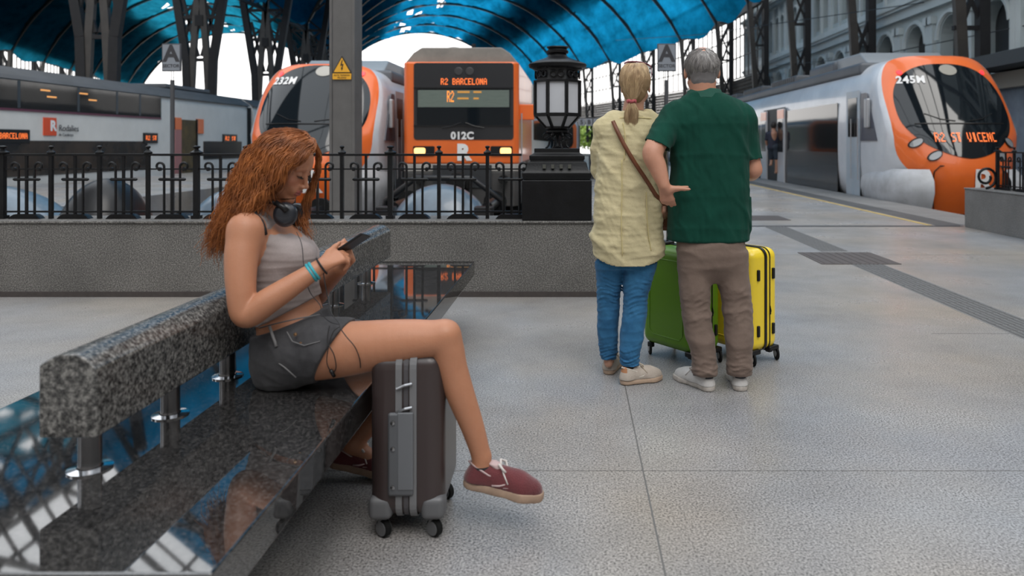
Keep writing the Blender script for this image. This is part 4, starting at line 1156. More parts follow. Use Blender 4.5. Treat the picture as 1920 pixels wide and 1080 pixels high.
    def mesh(s, h, blocks=None):
        """surface nets over one or more (lo, hi, step) blocks"""
        if blocks is None:
            lo = np.min([s.bounds(o)[0] for o in s.ops if not o[-1 if o[0] != 'cone' else 6]], 0)-.02
            hi = np.max([s.bounds(o)[1] for o in s.ops if not o[-1 if o[0] != 'cone' else 6]], 0)+.02
            blocks = [(lo, hi, h)]
        V = []; Fc = []; base = 0
        for lo, hi, h in blocks:
            lo = A3(lo); hi = A3(hi); n = tuple(int((hi[i]-lo[i])/h)+2 for i in range(3))
            D = s.field(lo, n, h); S = D < 0
            c = [(i, j, k) for i in (0,1) for j in (0,1) for k in (0,1)]
            sub_ = lambda A, o: A[o[0]:n[0]-1+o[0], o[1]:n[1]-1+o[1], o[2]:n[2]-1+o[2]]
            cnt = sum(sub_(S, o).astype(np.int8) for o in c)
            act = (cnt > 0) & (cnt < 8)
            idx = np.argwhere(act)
            if len(idx) == 0: continue
            ids = np.full(act.shape, -1, np.int64); ids[act] = np.arange(len(idx))
            acc = np.zeros((len(idx), 3)); num = np.zeros(len(idx))
            val = {o: D[idx[:,0]+o[0], idx[:,1]+o[1], idx[:,2]+o[2]] for o in c}
            for a in c:
                for ax_ in range(3):
                    if a[ax_] == 0:
                        b = list(a); b[ax_] = 1; b = tuple(b); va, vb = val[a], val[b]
                        cr = (va < 0) != (vb < 0); t = np.where(cr, va/np.where(va == vb, 1, va-vb), 0)
                        p = np.zeros((len(idx), 3)); p += np.array(a); p[:, ax_] += t
                        acc[cr] += p[cr]; num[cr] += 1
            pos = lo+h*(idx+acc/num[:, None])
            V.append(pos)
            for ax_ in range(3):
                a0 = [slice(None)]*3; a1 = [slice(None)]*3; a0[ax_] = slice(0, -1); a1[ax_] = slice(1, None)
                ch = S[tuple(a0)] != S[tuple(a1)]
                e = np.argwhere(ch); o1, o2 = [(1,2),(2,0),(0,1)][ax_]
                ok = (e[:,o1] > 0) & (e[:,o2] > 0) & (e[:,o1] < n[o1]-1) & (e[:,o2] < n[o2]-1); e = e[ok]
                q = []
                for (u, v) in ((0,0),(1,0),(1,1),(0,1)):
                    g = e.copy(); g[:,o1] -= u; g[:,o2] -= v; q.append(ids[g[:,0], g[:,1], g[:,2]])
                q = np.stack(q, 1); flip = ~S[e[:,0], e[:,1], e[:,2]]
                q[flip] = q[flip][:, ::-1]; q = q[(q >= 0).all(1)][:, ::-1]
                Fc.append(q+base)
            base += len(pos)
        return np.concatenate(V), np.concatenate(Fc)

def np_mesh(name, V, Fc, mat_, parent=None, cols=None, smooth_it=0, world=True):
    me = bpy.data.meshes.new(name)
    off = A3(ROOT.get(parent.name, Vector((0,0,0)))) if (parent is not None and world) else np.zeros(3)
    if smooth_it:
        E = np.concatenate([Fc[:, [0,1]], Fc[:, [1,2]], Fc[:, [2,3]], Fc[:, [3,0]]]); 
        for _ in range(smooth_it):
            acc = np.zeros_like(V); cn = np.zeros(len(V))
            for a, b in ((0,1),(1,0)):
                np.add.at(acc, E[:, a], V[E[:, b]]); np.add.at(cn, E[:, a], 1)
            V = .5*V+.5*acc/np.maximum(cn, 1)[:, None]
    me.vertices.add(len(V)); me.vertices.foreach_set('co', (V-off).astype(np.float32).ravel())
    me.loops.add(len(Fc)*4); me.loops.foreach_set('vertex_index', Fc.astype(np.int32).ravel())
    me.polygons.add(len(Fc)); me.polygons.foreach_set('loop_start', np.arange(0, len(Fc)*4, 4, dtype=np.int32))
    me.polygons.foreach_set('loop_total', np.full(len(Fc), 4, np.int32))
    me.polygons.foreach_set('use_smooth', np.ones(len(Fc), bool))
    me.update(calc_edges=True); me.validate()
    if cols is not None:
        at = me.color_attributes.new('Col', 'FLOAT_COLOR', 'POINT'); at.data.foreach_set('color', np.c_[cols, np.ones(len(cols))].astype(np.float32).ravel())
    me.materials.append(mat_)
    o = bpy.data.objects.new(name, me); COL.objects.link(o)
    if parent is not None: o.parent = parent; ROOT[o.name] = Vector(off)
    return o

def folds(seed, amp, freq, stretch=(1, 1, 1), ridged=True, layers=5):
    rg = np.random.RandomState(seed); W = rg.normal(size=(layers, 3)); W /= np.linalg.norm(W, axis=1)[:, None]; W *= np.array(stretch)
    ph = rg.rand(layers)*6.28; fr = freq*(.7+rg.rand(layers)*.9); W2 = rg.normal(size=(3, 3))
    def f(X, Y, Z):
        wx = .018*np.sin(W2[0,0]*14*X+W2[0,1]*14*Y+W2[0,2]*22*Z); wz = .022*np.sin(W2[1,0]*18*X+W2[1,1]*12*Y+W2[1,2]*16*Z)
        X = X+wz; Z = Z+wx; t = 0
        for i in range(layers):
            q = np.sin(fr[i]*(W[i,0]*X+W[i,1]*Y+W[i,2]*Z)*6.28+ph[i])
            t = t+((1-np.abs(q))**2*1.6-.6 if ridged else q)
        return -amp*t/layers*2
    return f

def hand(S, w, d, n, side, curls=(.5,.6,.7,.8), size=1.0, thumb=(.55,.75,.25), tcurl=.35, spread=.05, k=.006, ext=(1,1,1,1)):
    """w wrist, d towards the knuckles, n out of the back of the hand, side towards the thumb"""
    w = A3(w); d = A3(d)/np.linalg.norm(A3(d)); n = A3(n); n = n-d*np.dot(n, d); n /= np.linalg.norm(n)
    sd = np.cross(d, n); sd = sd if np.dot(sd, A3(side)) > 0 else -sd
    s = size; offs = [.028, .0095, -.009, -.026]
    for i, o in enumerate(offs):
        kn = w+d*(.083-.004*abs(i-1))*s+sd*o*s
        S.cone(w+sd*o*.55*s+d*.01*s, kn, .0145*s, .0115*s, .012)
        L = [.076, .084, .078, .062][i]*s; dirv = d+sd*o*spread*20; dirv /= np.linalg.norm(dirv); p = kn
        nn = n-dirv*np.dot(n, dirv); nn /= np.linalg.norm(nn)
        for j, (fr, r0, r1) in enumerate(((.44, .0094, .0085), (.31, .0085, .0076), (.25, .0076, .0062))):
            a = curls[i]*(.75, 1.05, .7)[j]
            dirv, nn = dirv*math.cos(a)-nn*math.sin(a), nn*math.cos(a)+dirv*math.sin(a)
            q = p+dirv*L*fr*ext[i]; S.cone(p, q, r0*s, r1*s, k if j else .008); p = q
    b = w+d*.022*s+sd*.022*s-n*.004*s
    t = d*thumb[0]+sd*thumb[1]-n*thumb[2]; t /= np.linalg.norm(t)
    m = b+t*.044*s; S.cone(b, m, .0155*s, .0115*s, .012)
    t2 = t*math.cos(tcurl)+(d*.8-n*.3-sd*.3)*math.sin(tcurl); t2 /= np.linalg.norm(t2)
    m2 = m+t2*.033*s; S.cone(m, m2, .0112*s, .0098*s, .006); S.cone(m2, m2+t2*.026*s, .0098*s, .007*s, .006)
    return w+d*.083*s

def head(S, Fr, s=1.0, male=False):
    """skull, jaw, nose, lips, lids and ears in the frame's (forward, side, up) axes"""
    p = lambda x, y, z: Fr.pt((x*s, y*s, z*s)); R = Fr.R
    E = lambda c, r, k=.015, sub=False: S.ell(p(*c), [q*s for q in r], k, R, sub)
    E((-.014,0,.030), (.096,.076,.088)); E((.042,0,.035), (.050,.062,.055), .02); E((.036,0,-.03), (.052,.056,.072), .02)
    j = 1.12 if male else 1.0
    for y in (-1, 1):
        S.cone(p(.01,y*.047*j,-.058), p(.062,y*.014,-.103), .020*s, .014*s, .022)
        E((.058,y*.038,-.022), (.022,.022,.022), .02)
        E((-.006,y*(.083 if male else .076),-.012), (.017,.010 if male else .008,.030), .006); E((-.002,y*.082,-.006), (.008,.005,.017), .004, True)
        S.cone(p(.084,y*.016,.022), p(.074,y*.046,.020), .0085*s, .007*s, .014)
    E((.072,0,-.106), (.018,.020,.015), .018)
    for y in (-1, 1): E((.098,y*.032,.002), (.016,.018,.011), .014, True)
    for y in (-1, 1): E((.0775,y*.031,.000), (.0125,.0145,.0118), .002)
    S.cone(p(.083,0,.014), p(.107,0,-.034), .0065*s, .0088*s, .010); E((.1115,0,-.037), (.0085,.0085,.0075), .005)
    for y in (-1, 1): E((.102,y*.0105,-.041), (.009,.0072,.0065), .004)
    E((.078,0,-.062), (.019,.030,.024), .02)
    E((.0945,0,-.0635), (.0085,.021,.0052), .004); E((.0925,0,-.0745), (.0085,.018,.0062), .004)
    E((.104,0,-.0690), (.012,.024,.0010), .002, True)

def strands(name, guides, count, mat_, parent, jitter=.01, tipj=.02, wave=.006, wlen=.09, r=.0013, seed=1, nseg=18, weights=None, lenvar=.3, taper=.35, ns=3):
    rg = np.random.RandomState(seed); V = []; Fc = []; base = 0
    G = []
    for g in guides:
        g = np.array([A3(q) for q in g]); d = np.r_[0, np.cumsum(np.linalg.norm(np.diff(g, axis=0), axis=1))]
        u = np.linspace(0, d[-1], nseg)
        w = np.stack([np.interp(u, d, g[:, c]) for c in range(3)], 1)
        for _ in range(2): w[1:-1] = .25*w[:-2]+.5*w[1:-1]+.25*w[2:]
        G.append((w, d[-1]))
    t = np.linspace(0, 1, nseg)[:, None]
    for i in range(count):
        a = rg.rand()*(len(G)-1.0001); i0 = int(a); fr = a-i0
        C = G[i0][0]*(1-fr)+G[i0+1][0]*fr; L = G[i0][1]*(1-fr)+G[i0+1][1]*fr
        off = rg.normal(size=3); off2 = rg.normal(size=3)
        C = C+off*jitter*(.4+.6*t)+off2*tipj*t**1.7
        T = np.gradient(C, axis=0); T /= np.linalg.norm(T, axis=1)[:, None]+1e-9
        x = np.cross(T, [0.1, 1, .05]); x /= np.linalg.norm(x, axis=1)[:, None]+1e-9; y = np.cross(T, x)
        ph = i0*1.3+rg.normal()*.6; fq = L/wlen*(.9+.2*rg.rand())
        am = wave*np.clip(t*3, 0, 1)
        C = C+x*np.sin(6.28*fq*t+ph)*am+y*np.cos(6.28*fq*t+ph)*am*.8
        end = 1-lenvar*rg.rand(); tt = t*end
        C = np.stack([np.interp(tt[:, 0], t[:, 0], C[:, c]) for c in range(3)], 1)
        rad = r*(.6+.8*rg.rand())*(1-(1-taper)*t**2)
        for s_ in range(ns):
            an = 2*math.pi*s_/ns; V.append(C+(x*math.cos(an)+y*math.sin(an))*rad)
        q = np.arange(nseg-1)
        for s_ in range(ns):
            s2 = (s_+1) % ns
            Fc.append(np.stack([base+s_*nseg+q, base+s2*nseg+q, base+s2*nseg+q+1, base+s_*nseg+q+1], 1))
        base += ns*nseg
    return np_mesh(name, np.concatenate(V), np.concatenate(Fc), mat_, parent)

def shoe(parent, heel, dirv, L=.27, upper=None, sole=None, trim=None, lace=None, pitch=0, collar=.045, soleh=.028, high=.075, stripes=0, wid=1.0, roll=0, heelpatch=None, sock=None):
    """heel = ground point under the heel's back, dirv = towards the toes"""
    heel = A3(heel); d = A3(dirv); d[2] = 0; d /= np.linalg.norm(d); up = np.array([0, 0, 1.]); 
    d2 = d*math.cos(pitch)+up*math.sin(pitch); u2 = up*math.cos(pitch)-d*math.sin(pitch); sd = np.cross(d2, u2)
    Q = lambda x, y, z: heel+d2*x*L+sd*y*wid+u2*z
    S = Sdf()
    S.cone(Q(.14, 0, soleh), Q(.16, 0, high*.85), .033, .030, .03); S.cone(Q(.14, 0, soleh), Q(.45, 0, soleh+.008), .033, .033, .03)
    S.cone(Q(.45, 0, soleh+.008), Q(.70, .005, soleh+.002), .033, .041, .03); S.cone(Q(.70, .005, soleh), Q(.85, .003, soleh-.002), .040, .034, .03)
    S.cone(Q(.30, 0, high*.72), Q(.62, 0, soleh+.022), .028, .026, .03)
    S.cone(Q(.17, 0, high+.03), Q(.19, 0, high+.002), .028, .026, .010, sub=True)
    S.clip(-u2, Q(0, 0, soleh-.004)); S.clip(u2-d2*.25, Q(.1, 0, high+.004))
    V, Fc = S.mesh(.003); sh = np_mesh('shoe', V, Fc, upper, parent, smooth_it=1)
    S = Sdf(); pts = [(.13, 0, .5), (.42, .004, .5), (.72, .006, .5), (.86, .002, .5)]; rs = [.036, .033, .046, .038]
    for a, b, ra, rb in zip(pts[:-1], pts[1:], rs[:-1], rs[1:]):
        S.cone(Q(a[0], a[1], soleh/2), Q(b[0], b[1], soleh/2), ra*wid, rb*wid, .02)
    S.clip(u2, Q(0, 0, soleh)); S.clip(-u2, Q(0, 0, .001))
    V, Fc = S.mesh(.003); np_mesh('sole', V, Fc, sole, sh, smooth_it=1)
    # tongue and laces
    S = Sdf(); S.cone(Q(.33, 0, high+.012), Q(.50, 0, high*.78), .021, .020, .01, sq=(u2, .35)); V, Fc = S.mesh(.003); np_mesh('tongue', V, Fc, trim or upper, sh)
    mb = MB()
    for i in range(5):
        x = .40+.055*i; z = high*1.02-.0085*i; 
        mb.tube([Q(x, -.024, z-.006), Q(x+.01, 0, z+.006), Q(x+.0, .024, z-.006)], (.0042), 6)
    for s_ in (-1, 1):
        mb.tube([Q(.42, 0, high*1.08), Q(.40, s_*.02, high*1.25), Q(.46, s_*.035, high*1.15), Q(.50, s_*.02, high*.95), Q(.43, 0, high*1.06)], .0045, 6)
        mb.tube([Q(.42, 0, high*1.08), Q(.47, s_*.03, high*.98), Q(.55, s_*.042, high*.62)], .0028, 6)
    mb.build('lace', lace, sh, smooth=True)
    if trim:
        mb = MB()
        for s_ in (-1, 1):
            mb.tube([Q(.40, s_*.030, high*.74), Q(.30, s_*.034, high*.80), Q(.20, s_*.032, high*.93), Q(.10, s_*.022, high*1.02), Q(.02, 0, high*1.04)], .003, 6)
            for q in range(stripes): mb.tube([Q(.36+.14*q, s_*.040, high*.44), Q(.45+.14*q, s_*.0425, high*.50), Q(.52+.14*q, s_*.040, high*.60)], .0032, 6)
        mb.build('trim_line', trim, sh, smooth=True)
    if heelpatch:
        S = Sdf(); S.cone(Q(.145, 0, high*.55), Q(.16, 0, high*.9), .0345, .0315, .01); S.clip(d2, Q(.10, 0, 0)); S.clip(-u2, Q(0, 0, high*.5)); S.clip(u2-d2*.25, Q(.1, 0, high+.007))
        V, Fc = S.mesh(.003); np_mesh('heel_patch', V, Fc, heelpatch, sh)
    return sh
skin_w = mat('skin', (.70,.40,.28), .45, attr=True, sss=.12, noise=(40,.3), bump=(220,.08), spec=.4, col2=(.97,.95,.93))
for nd in skin_w.node_tree.nodes:
    if nd.type == 'VALTORGB': nd.color_ramp.elements[0].color = (.93,.90,.88,1); nd.color_ramp.elements[1].color = (1,1,1,1)

def fabric(name, c, c2, scale=8, rough=.85, fine=900, sheen=.2, bump=(35,.25,.004), stretch=None):
    return mat(name, c, rough, noise=(scale,.25), col2=c2, bump=bump, fine=(fine,.82,1.12), sheen=sheen*.4, stretch=stretch, spec=.15)
# ---------------------------------------------------------------- seated woman on the bench (faces +X)
girl = thing('person', 'seated woman with long auburn hair in grey tank top and denim shorts reading her phone', 'person', (-.98, 2.6, .45))
SK_G = np.array([.46, .21, .12])
pitch = math.radians(25); yaw = math.radians(-7)
f_ = np.array([math.cos(pitch)*math.cos(yaw), math.cos(pitch)*math.sin(yaw), -math.sin(pitch)])
sd_ = np.cross([0, 0, 1], f_); sd_ /= np.linalg.norm(sd_); u_ = np.cross(f_, sd_)
GH = Frame(P(533, 309, 2.62), np.stack([f_, sd_, u_], 1))
gY = 2.61
S = Sdf()
head(S, GH, .96)
neckb = P(492, 408, 2.62)
S.cone(GH.pt((-.02, 0, -.05)), neckb, .048, .052, .03)
# torso: rows bottom to top, leaning slightly back against the bench
def row(py, pxl, pxr, ry, Y=2.62):
    k = Y/F; return (H-(py-CY)*k, ((pxl+pxr)/2-CX)*k, Y, (pxr-pxl)/2*k, ry)
S.stack([row(690, 500, 580, .140), row(670, 490, 604, .156), row(640, 491, 609, .154), row(610, 492, 605, .142), row(585, 482, 600, .128),
         row(555, 474, 590, .120), row(520, 462, 584, .128), row(490, 455, 588, .134), row(465, 452, 584, .136), row(440, 450, 562, .135), row(422, 458, 535, .120), row(408, 466, 520, .08)], .03, 2.3)
for y in (-1, 1): S.ell(P(560, 484, 2.62+y*.068), (.052, .056, .056), .03)
# shoulders and arms
shR, shL = P(462, 432, 2.475), P(478, 430, 2.775)
S.cone(neckb+Vector((0, -.03, -.01)), shR, .040, .052, .03); S.cone(neckb+Vector((0, .03, -.01)), shL, .040, .050, .03)
elR = P(461, 590, 2.40); wrR = P(601, 500, 2.47)
S.chain([shR, P(453, 480, 2.44), P(452, 540, 2.41), elR, P(505, 563, 2.41), P(560, 527, 2.44), wrR], [.057, .053, .046, .042, .042, .034, .026], .03)
elL = P(585, 553, 2.83); wrL = P(637, 505, 2.66)
S.chain([shL, P(520, 490, 2.85), elL, P(603, 537, 2.79), wrL], [.050, .044, .040, .038, .026], .02)
phone_c = P(654, 462, 2.585)
# right hand comes from the near side, back of the hand up and towards the viewer
dR = A3(P(652, 473, 2.54))-A3(wrR)
hand(S, wrR, dR, (-.25, -.75, .62), (.25, .35, .9), curls=(.55, .75, .95, 1.1), size=.92, thumb=(.75, .35, -.25), tcurl=.45, spread=.1)
dL = A3(P(664, 466, 2.63))-A3(wrL)
hand(S, wrL, dL, (.35, .85, -.35), (-.2, -.45, .9), curls=(.7, .85, .95, 1.05), size=.92, thumb=(.95, .22, .25), tcurl=.2, spread=.1)
# right leg lies across the suitcase, foot swinging free
hipR = P(560, 660, 2.52); knR = P(832, 640, 2.44); anR = P(903, 856, 2.47)
S.chain([hipR, P(640, 655, 2.49), P(740, 642, 2.45), P(800, 636, 2.44), knR, P(848, 690, 2.445), P(863, 738, 2.45), P(886, 800, 2.46), anR], [.098, .090, .074, .062, .057, .049, .046, .038, .031], .04)
S.ell(P(840, 622, 2.435), (.034, .042, .034), .03)
S.cone(anR, P(903, 882, 2.47), .031, .032, .01); S.cone(P(900, 886, 2.47), P(960, 905, 2.475), .030, .026, .02)
# left leg behind the suitcase, folded back under the bench
hipL = P(565, 655, 2.74); knL = Vector((-.50, 2.89, .50)); anL = Vector((-.84, 2.83, .13))
S.chain([hipL, hipL.lerp(knL, .5), knL, knL.lerp(anL, .35), anL], [.095, .080, .057, .052, .032], .03)
S.cone(anL, anL+Vector((.07, .0, -.05)), .032, .030, .02)
V, Fc = S.mesh(.004, [((-1.35, 2.28, 0.03), (-.20, 3.02, 1.078), .0052), (A3(GH.o)-[.14, .12, .118], A3(GH.o)+[.16, .12, .14], .0022)])
loc = (V-GH.o)@GH.R/.96
cols = np.tile(SK_G, (len(V), 1))
rgn = np.random.RandomState(3)
def sm(a, b, x): t = np.clip((x-a)/(b-a), 0, 1); return t*t*(3-2*t)
lips = sm(.0865, .0895, loc[:, 0])*sm(.024, .018, np.abs(loc[:, 1]))*sm(.0135, .0095, np.abs(loc[:, 2]+.069))
lid = np.exp(-(((loc[:,0]-.087)/.02)**2+((np.abs(loc[:,1])-.031)/.020)**2+((loc[:,2]-.004)/.014)**2)*1.2)
chk = np.exp(-(((loc[:,0]-.07)/.03)**2+((np.abs(loc[:,1])-.045)/.03)**2+((loc[:,2]+.028)/.022)**2))
cols = cols*(1-lips[:, None])+np.array([.34, .10, .085])*lips[:, None]
cols = cols*(1-.35*lid[:, None])+np.array([.36, .18, .12])*.35*lid[:, None]
cols = cols*(1-.45*chk[:, None])+np.array([.60, .23, .16])*.45*chk[:, None]
body = np_mesh('body', V, Fc, skin_w, girl, cols, smooth_it=1)
brow = mat('brow_hair', (.07,.032,.015), .8)
for s in (-1, 1):
    mb = MB(); pts = [GH.pt((a*.96, s*b*.96, c*.96)) for a, b, c in ((.0905,.012,.020),(.090,.022,.026),(.084,.036,.029),(.072,.050,.024))]
    mb.tube(pts, [.0028,.0034,.003,.001], 6); mb.build('eyebrow', brow, girl, smooth=True)
    mb = MB()
    for q in range(12):
        a = -1.05+2.1*q/11
        p0 = A3(GH.pt(((.0775+.0125*math.cos(a))*.96, s*(.031+.0145*math.sin(a))*.96, -.0055*.96)))
        mb.tube([p0, p0+GH.R@np.array([.006, s*.002*a, -.004]), p0+GH.R@np.array([.010, s*.004*a, -.0045])], [.0009,.0007,.0002], 4)
    mb.tube([GH.pt(((.0780+.0128*math.cos(a))*.96, s*(.031+.0150*math.sin(a))*.96, -.0055*.96)) for a in [-1.2+2.4*q/10 for q in range(11)]], .0011, 5)
    mb.build('eyelashes', mat('lash', (.01,.006,.004), .8), girl)

# tank top
top_f = fabric('tank_top', (.335,.285,.275), (.27,.23,.22), 10, .85, 1400)
S = Sdf()
g = .006
S.stack([row(600, 480, 607, .136), row(585, 478, 605, .134), row(555, 470, 597, .128), row(520, 460, 590, .135), row(490, 453, 593, .141), row(465, 450, 589, .142), row(440, 451, 564, .137), row(424, 458, 535, .122), row(412, 462, 522, .10)], .03, 2.3)
for y in (-1, 1): S.ell(P(562, 484, 2.62+y*.066), (.057, .060, .060), .035)
S.cone(neckb+Vector((0, -.03, -.01)), shR, .051, .063, .03); S.cone(neckb+Vector((0, .03, -.01)), shL, .051, .061, .03)
S.ell(P(461, 440, 2.43), (.066, .080, .092), .008, sub=True); S.ell(P(478, 436, 2.82), (.066, .080, .092), .008, sub=True)
S.ell(P(566, 396, 2.62), (.080, .060, .088), .008, sub=True); S.cone(P(535, 388, 2.62), P(478, 374, 2.62), .056, .050, .008, sub=True)
S.disp = folds(5, .0022, 9, (.5, .6, 1.6))
hem = P(552, 577, 2.62); S.clip((.46, 0, -.89), hem)
V, Fc = S.mesh(.004); tank = np_mesh('tank_top', V, Fc, top_f, girl, smooth_it=1)
mb = MB(); mb.tube([P(468, 388, 2.50), P(478, 398, 2.485), P(492, 415, 2.475), P(497, 430, 2.475), P(499, 440, 2.478)], .0042, 6, sx=1.6); mb.build('black_strap', mat('strap_black', (.01,.01,.012), .7), tank, smooth=True)
# denim shorts
denim_g = fabric('grey_denim', (.070,.068,.071), (.036,.035,.038), 14, .9, 1600, bump=(60,.4,.003))
S = Sdf()
S.stack([row(716, 505, 590, .150), row(700, 490, 596, .165), row(670, 479, 618, .177), row(640, 480, 622, .176), row(612, 483, 617, .160), row(592, 480, 616, .148), row(575, 478, 612, .142)], .03, 2.3)
S.chain([hipR, P(600, 655, 2.50), P(640, 655, 2.488)], [.112, .108, .106], .03); S.chain([hipL, hipL.lerp(knL, .35)], [.108, .102], .03)
S.disp = folds(8, .0032, 6, (1.2, .6, 1.0))
S.clip((1, -.12, -.57), P(628, 655, 2.49)); S.clip((-.36, 0, 1), P(555, 597, 2.62)); S.clip((0, 0, -1), (0, 0, .452))
V, Fc = S.mesh(.0045); shorts = np_mesh('shorts', V, Fc, denim_g, girl, smooth_it=1)
mb = MB()
def on_hip(px, py, Y): return P(px, py, Y)
for (px, py) in ((554, 627), (564, 644)): MB().lathe([(.001,-.004),(.0055,-.003),(.0055,.003)], tuple(P(px, py, 2.412)), 12, axis='y').build('rivet', mat('brass', (.55,.33,.18), .3, metal=1), shorts)
mb = MB(); mb.tube([P(538, 622, 2.425), P(548, 640, 2.408), P(570, 648, 2.398), P(600, 640, 2.40)], .0018, 5); mb.tube([P(510, 672, 2.43), P(535, 690, 2.40), P(555, 708, 2.40)], .0022, 5)
mb.tube([P(505, 612, 2.445), P(515, 640, 2.425), P(518, 650, 2.42)], .005, 5)
mb.tube([P(486, 615, 2.50), P(520, 606, 2.462), P(560, 597, 2.462), P(600, 590, 2.50)], .0022, 5)
mb.build('seam', mat('seam_grey', (.15,.145,.145), .9), shorts, smooth=True)
# shoes
maroon = mat('maroon_suede', (.13,.018,.022), .85, noise=(20,.25), col2=(.085,.012,.015), bump=(200,.3), sheen=.4)
tan = mat('sole_tan', (.40,.27,.19), .7, noise=(25,.25), col2=(.25,.17,.12)); lace_w = mat('lace_white', (.60,.55,.52), .8)
sk = mat('sock_black', (.01,.01,.012), .9)
heelp = A3(P(868, 909, 2.47)); shoe(girl, heelp, (1, -.04, 0), .27, maroon, tan, mat('maroon_trim', (.45,.33,.32), .7), lace_w, pitch=-math.radians(10), stripes=2, soleh=.030, high=.078)
shoe(girl, Vector((-.93, 2.83, .055)), (1, .05, 0), .27, maroon, tan, mat('maroon_trim'), lace_w, pitch=-math.radians(12), stripes=2, soleh=.030, high=.078)
MB().lathe([(.035, .0), (.0355, .02)], (anR.x+.001, anR.y, anR.z-.045), 20).build('sock', sk, girl, smooth=True)
# bracelets
wd = (A3(wrR)-A3(P(497, 568, 2.41))); wd /= np.linalg.norm(wd)
def bracelet(t, r, h, m, name):
    c = A3(wrR)-wd*t; n1 = np.cross(wd, [0, 1, 0]); n1 /= np.linalg.norm(n1); n2 = np.cross(wd, n1)
    pts = [c+(n1*math.cos(a)+n2*math.sin(a))*r for a in [2*math.pi*i/24 for i in range(25)]]
    mb = MB(); mb.tube(pts, h, 8); return mb.build(name, m, girl, smooth=True)
bracelet(.034, .0300, .0052, mat('bracelet_teal', (.03,.32,.38), .5), 'teal_bracelet'); bracelet(.024, .0295, .0052, mat('bracelet_teal'), 'teal_bracelet'); bracelet(-.004, .030, .0032, mat('strap_black'), 'black_bracelet')

# hair: base cap plus locks
hair_g = mat('hair_auburn', (.46,.155,.04), .40, noise=(18,.22), col2=(.13,.038,.012), spec=.4)
hair_gd = mat('hair_auburn_dark', (.12,.036,.012), .8, spec=.1)
S = Sdf(); S.ell(GH.pt((-.022, 0, .036)), (.100, .083, .088), .02, GH.R)
S.chain([P(495, 325, 2.60), P(470, 365, 2.62), P(450, 395, 2.64)], [.052, .045, .026], .03)
S.ell(GH.pt((.105, 0, -.03)), (.075, .09, .10), .015, GH.R, sub=True)
S.cone(GH.pt((.02, -.10, -.06)), GH.pt((.08, -.10, -.02)), .045, .045, .01, sub=True)
S.disp = folds(3, .003, 16, (1.5, 1, .4))
V, Fc = S.mesh(.005); hcap = np_mesh('hair_base', V, Fc, hair_gd, girl, smooth_it=1)
gd = lambda L: [P(*q) for q in L]
G = [gd([(588,262,2.60),(592,280,2.565),(572,292,2.53),(545,306,2.515),(522,330,2.51),(512,352,2.525),(505,372,2.54),(500,392,2.545)]),
     gd([(584,262,2.60),(575,275,2.55),(550,288,2.52),(520,310,2.505),(498,345,2.50),(478,378,2.49),(452,408,2.47),(432,440,2.49),(415,470,2.50)]),
     gd([(575,255,2.60),(555,263,2.54),(520,283,2.51),(490,315,2.50),(468,355,2.50),(447,388,2.50),(424,425,2.50),(402,462,2.52)]),
     gd([(560,248,2.61),(530,252,2.555),(490,275,2.53),(465,310,2.53),(450,350,2.53),(433,388,2.54),(413,428,2.55),(392,460,2.55)]),
     gd([(548,244,2.62),(510,250,2.58),(473,278,2.57),(452,318,2.57),(440,355,2.58),(425,395,2.60),(412,435,2.60),(400,485,2.60)]),
     gd([(538,243,2.64),(497,254,2.65),(462,290,2.66),(446,330,2.67),(434,370,2.66),(424,405,2.66),(414,440,2.65),(408,475,2.65)]),
     gd([(538,243,2.66),(505,256,2.71),(474,296,2.73),(460,340,2.73),(448,380,2.71),(436,420,2.70),(430,455,2.70)])]
strands('hair', G, 2600, hair_g, girl, jitter=.0065, tipj=.022, wave=.011, wlen=.095, r=.0016, seed=4, nseg=26)
G2 = [gd([(582,258,2.62),(597,276,2.66),(601,300,2.69),(596,325,2.71),(588,350,2.715),(578,375,2.70),(570,400,2.685),(572,425,2.67),(582,448,2.655)]),
      gd([(578,256,2.64),(594,280,2.70),(596,310,2.72),(588,345,2.73),(575,375,2.715),(563,400,2.695),(563,425,2.68),(575,452,2.665)])]
strands('front_hair', G2, 260, hair_g, girl, jitter=.004, tipj=.010, wave=.005, wlen=.07, r=.0015, seed=6, nseg=24)
G3 = [gd([(585,262,2.60),(588,268,2.57),(570,285,2.53),(552,296,2.52),(538,305,2.515)]), gd([(584,260,2.60),(580,262,2.56),(555,272,2.53),(530,285,2.52),(515,300,2.515)]),
      gd([(575,250,2.63),(565,247,2.60),(540,245,2.57),(510,255,2.56),(490,275,2.55)]), gd([(570,248,2.66),(550,243,2.66),(525,243,2.65),(500,254,2.65),(480,272,2.65)]),
      gd([(570,252,2.61),(560,256,2.555),(530,263,2.535),(500,280,2.53),(480,300,2.53)])]
strands('crown_hair', G3, 500, hair_g, girl, jitter=.004, tipj=.006, wave=.003, wlen=.09, r=.0016, seed=8, nseg=14)

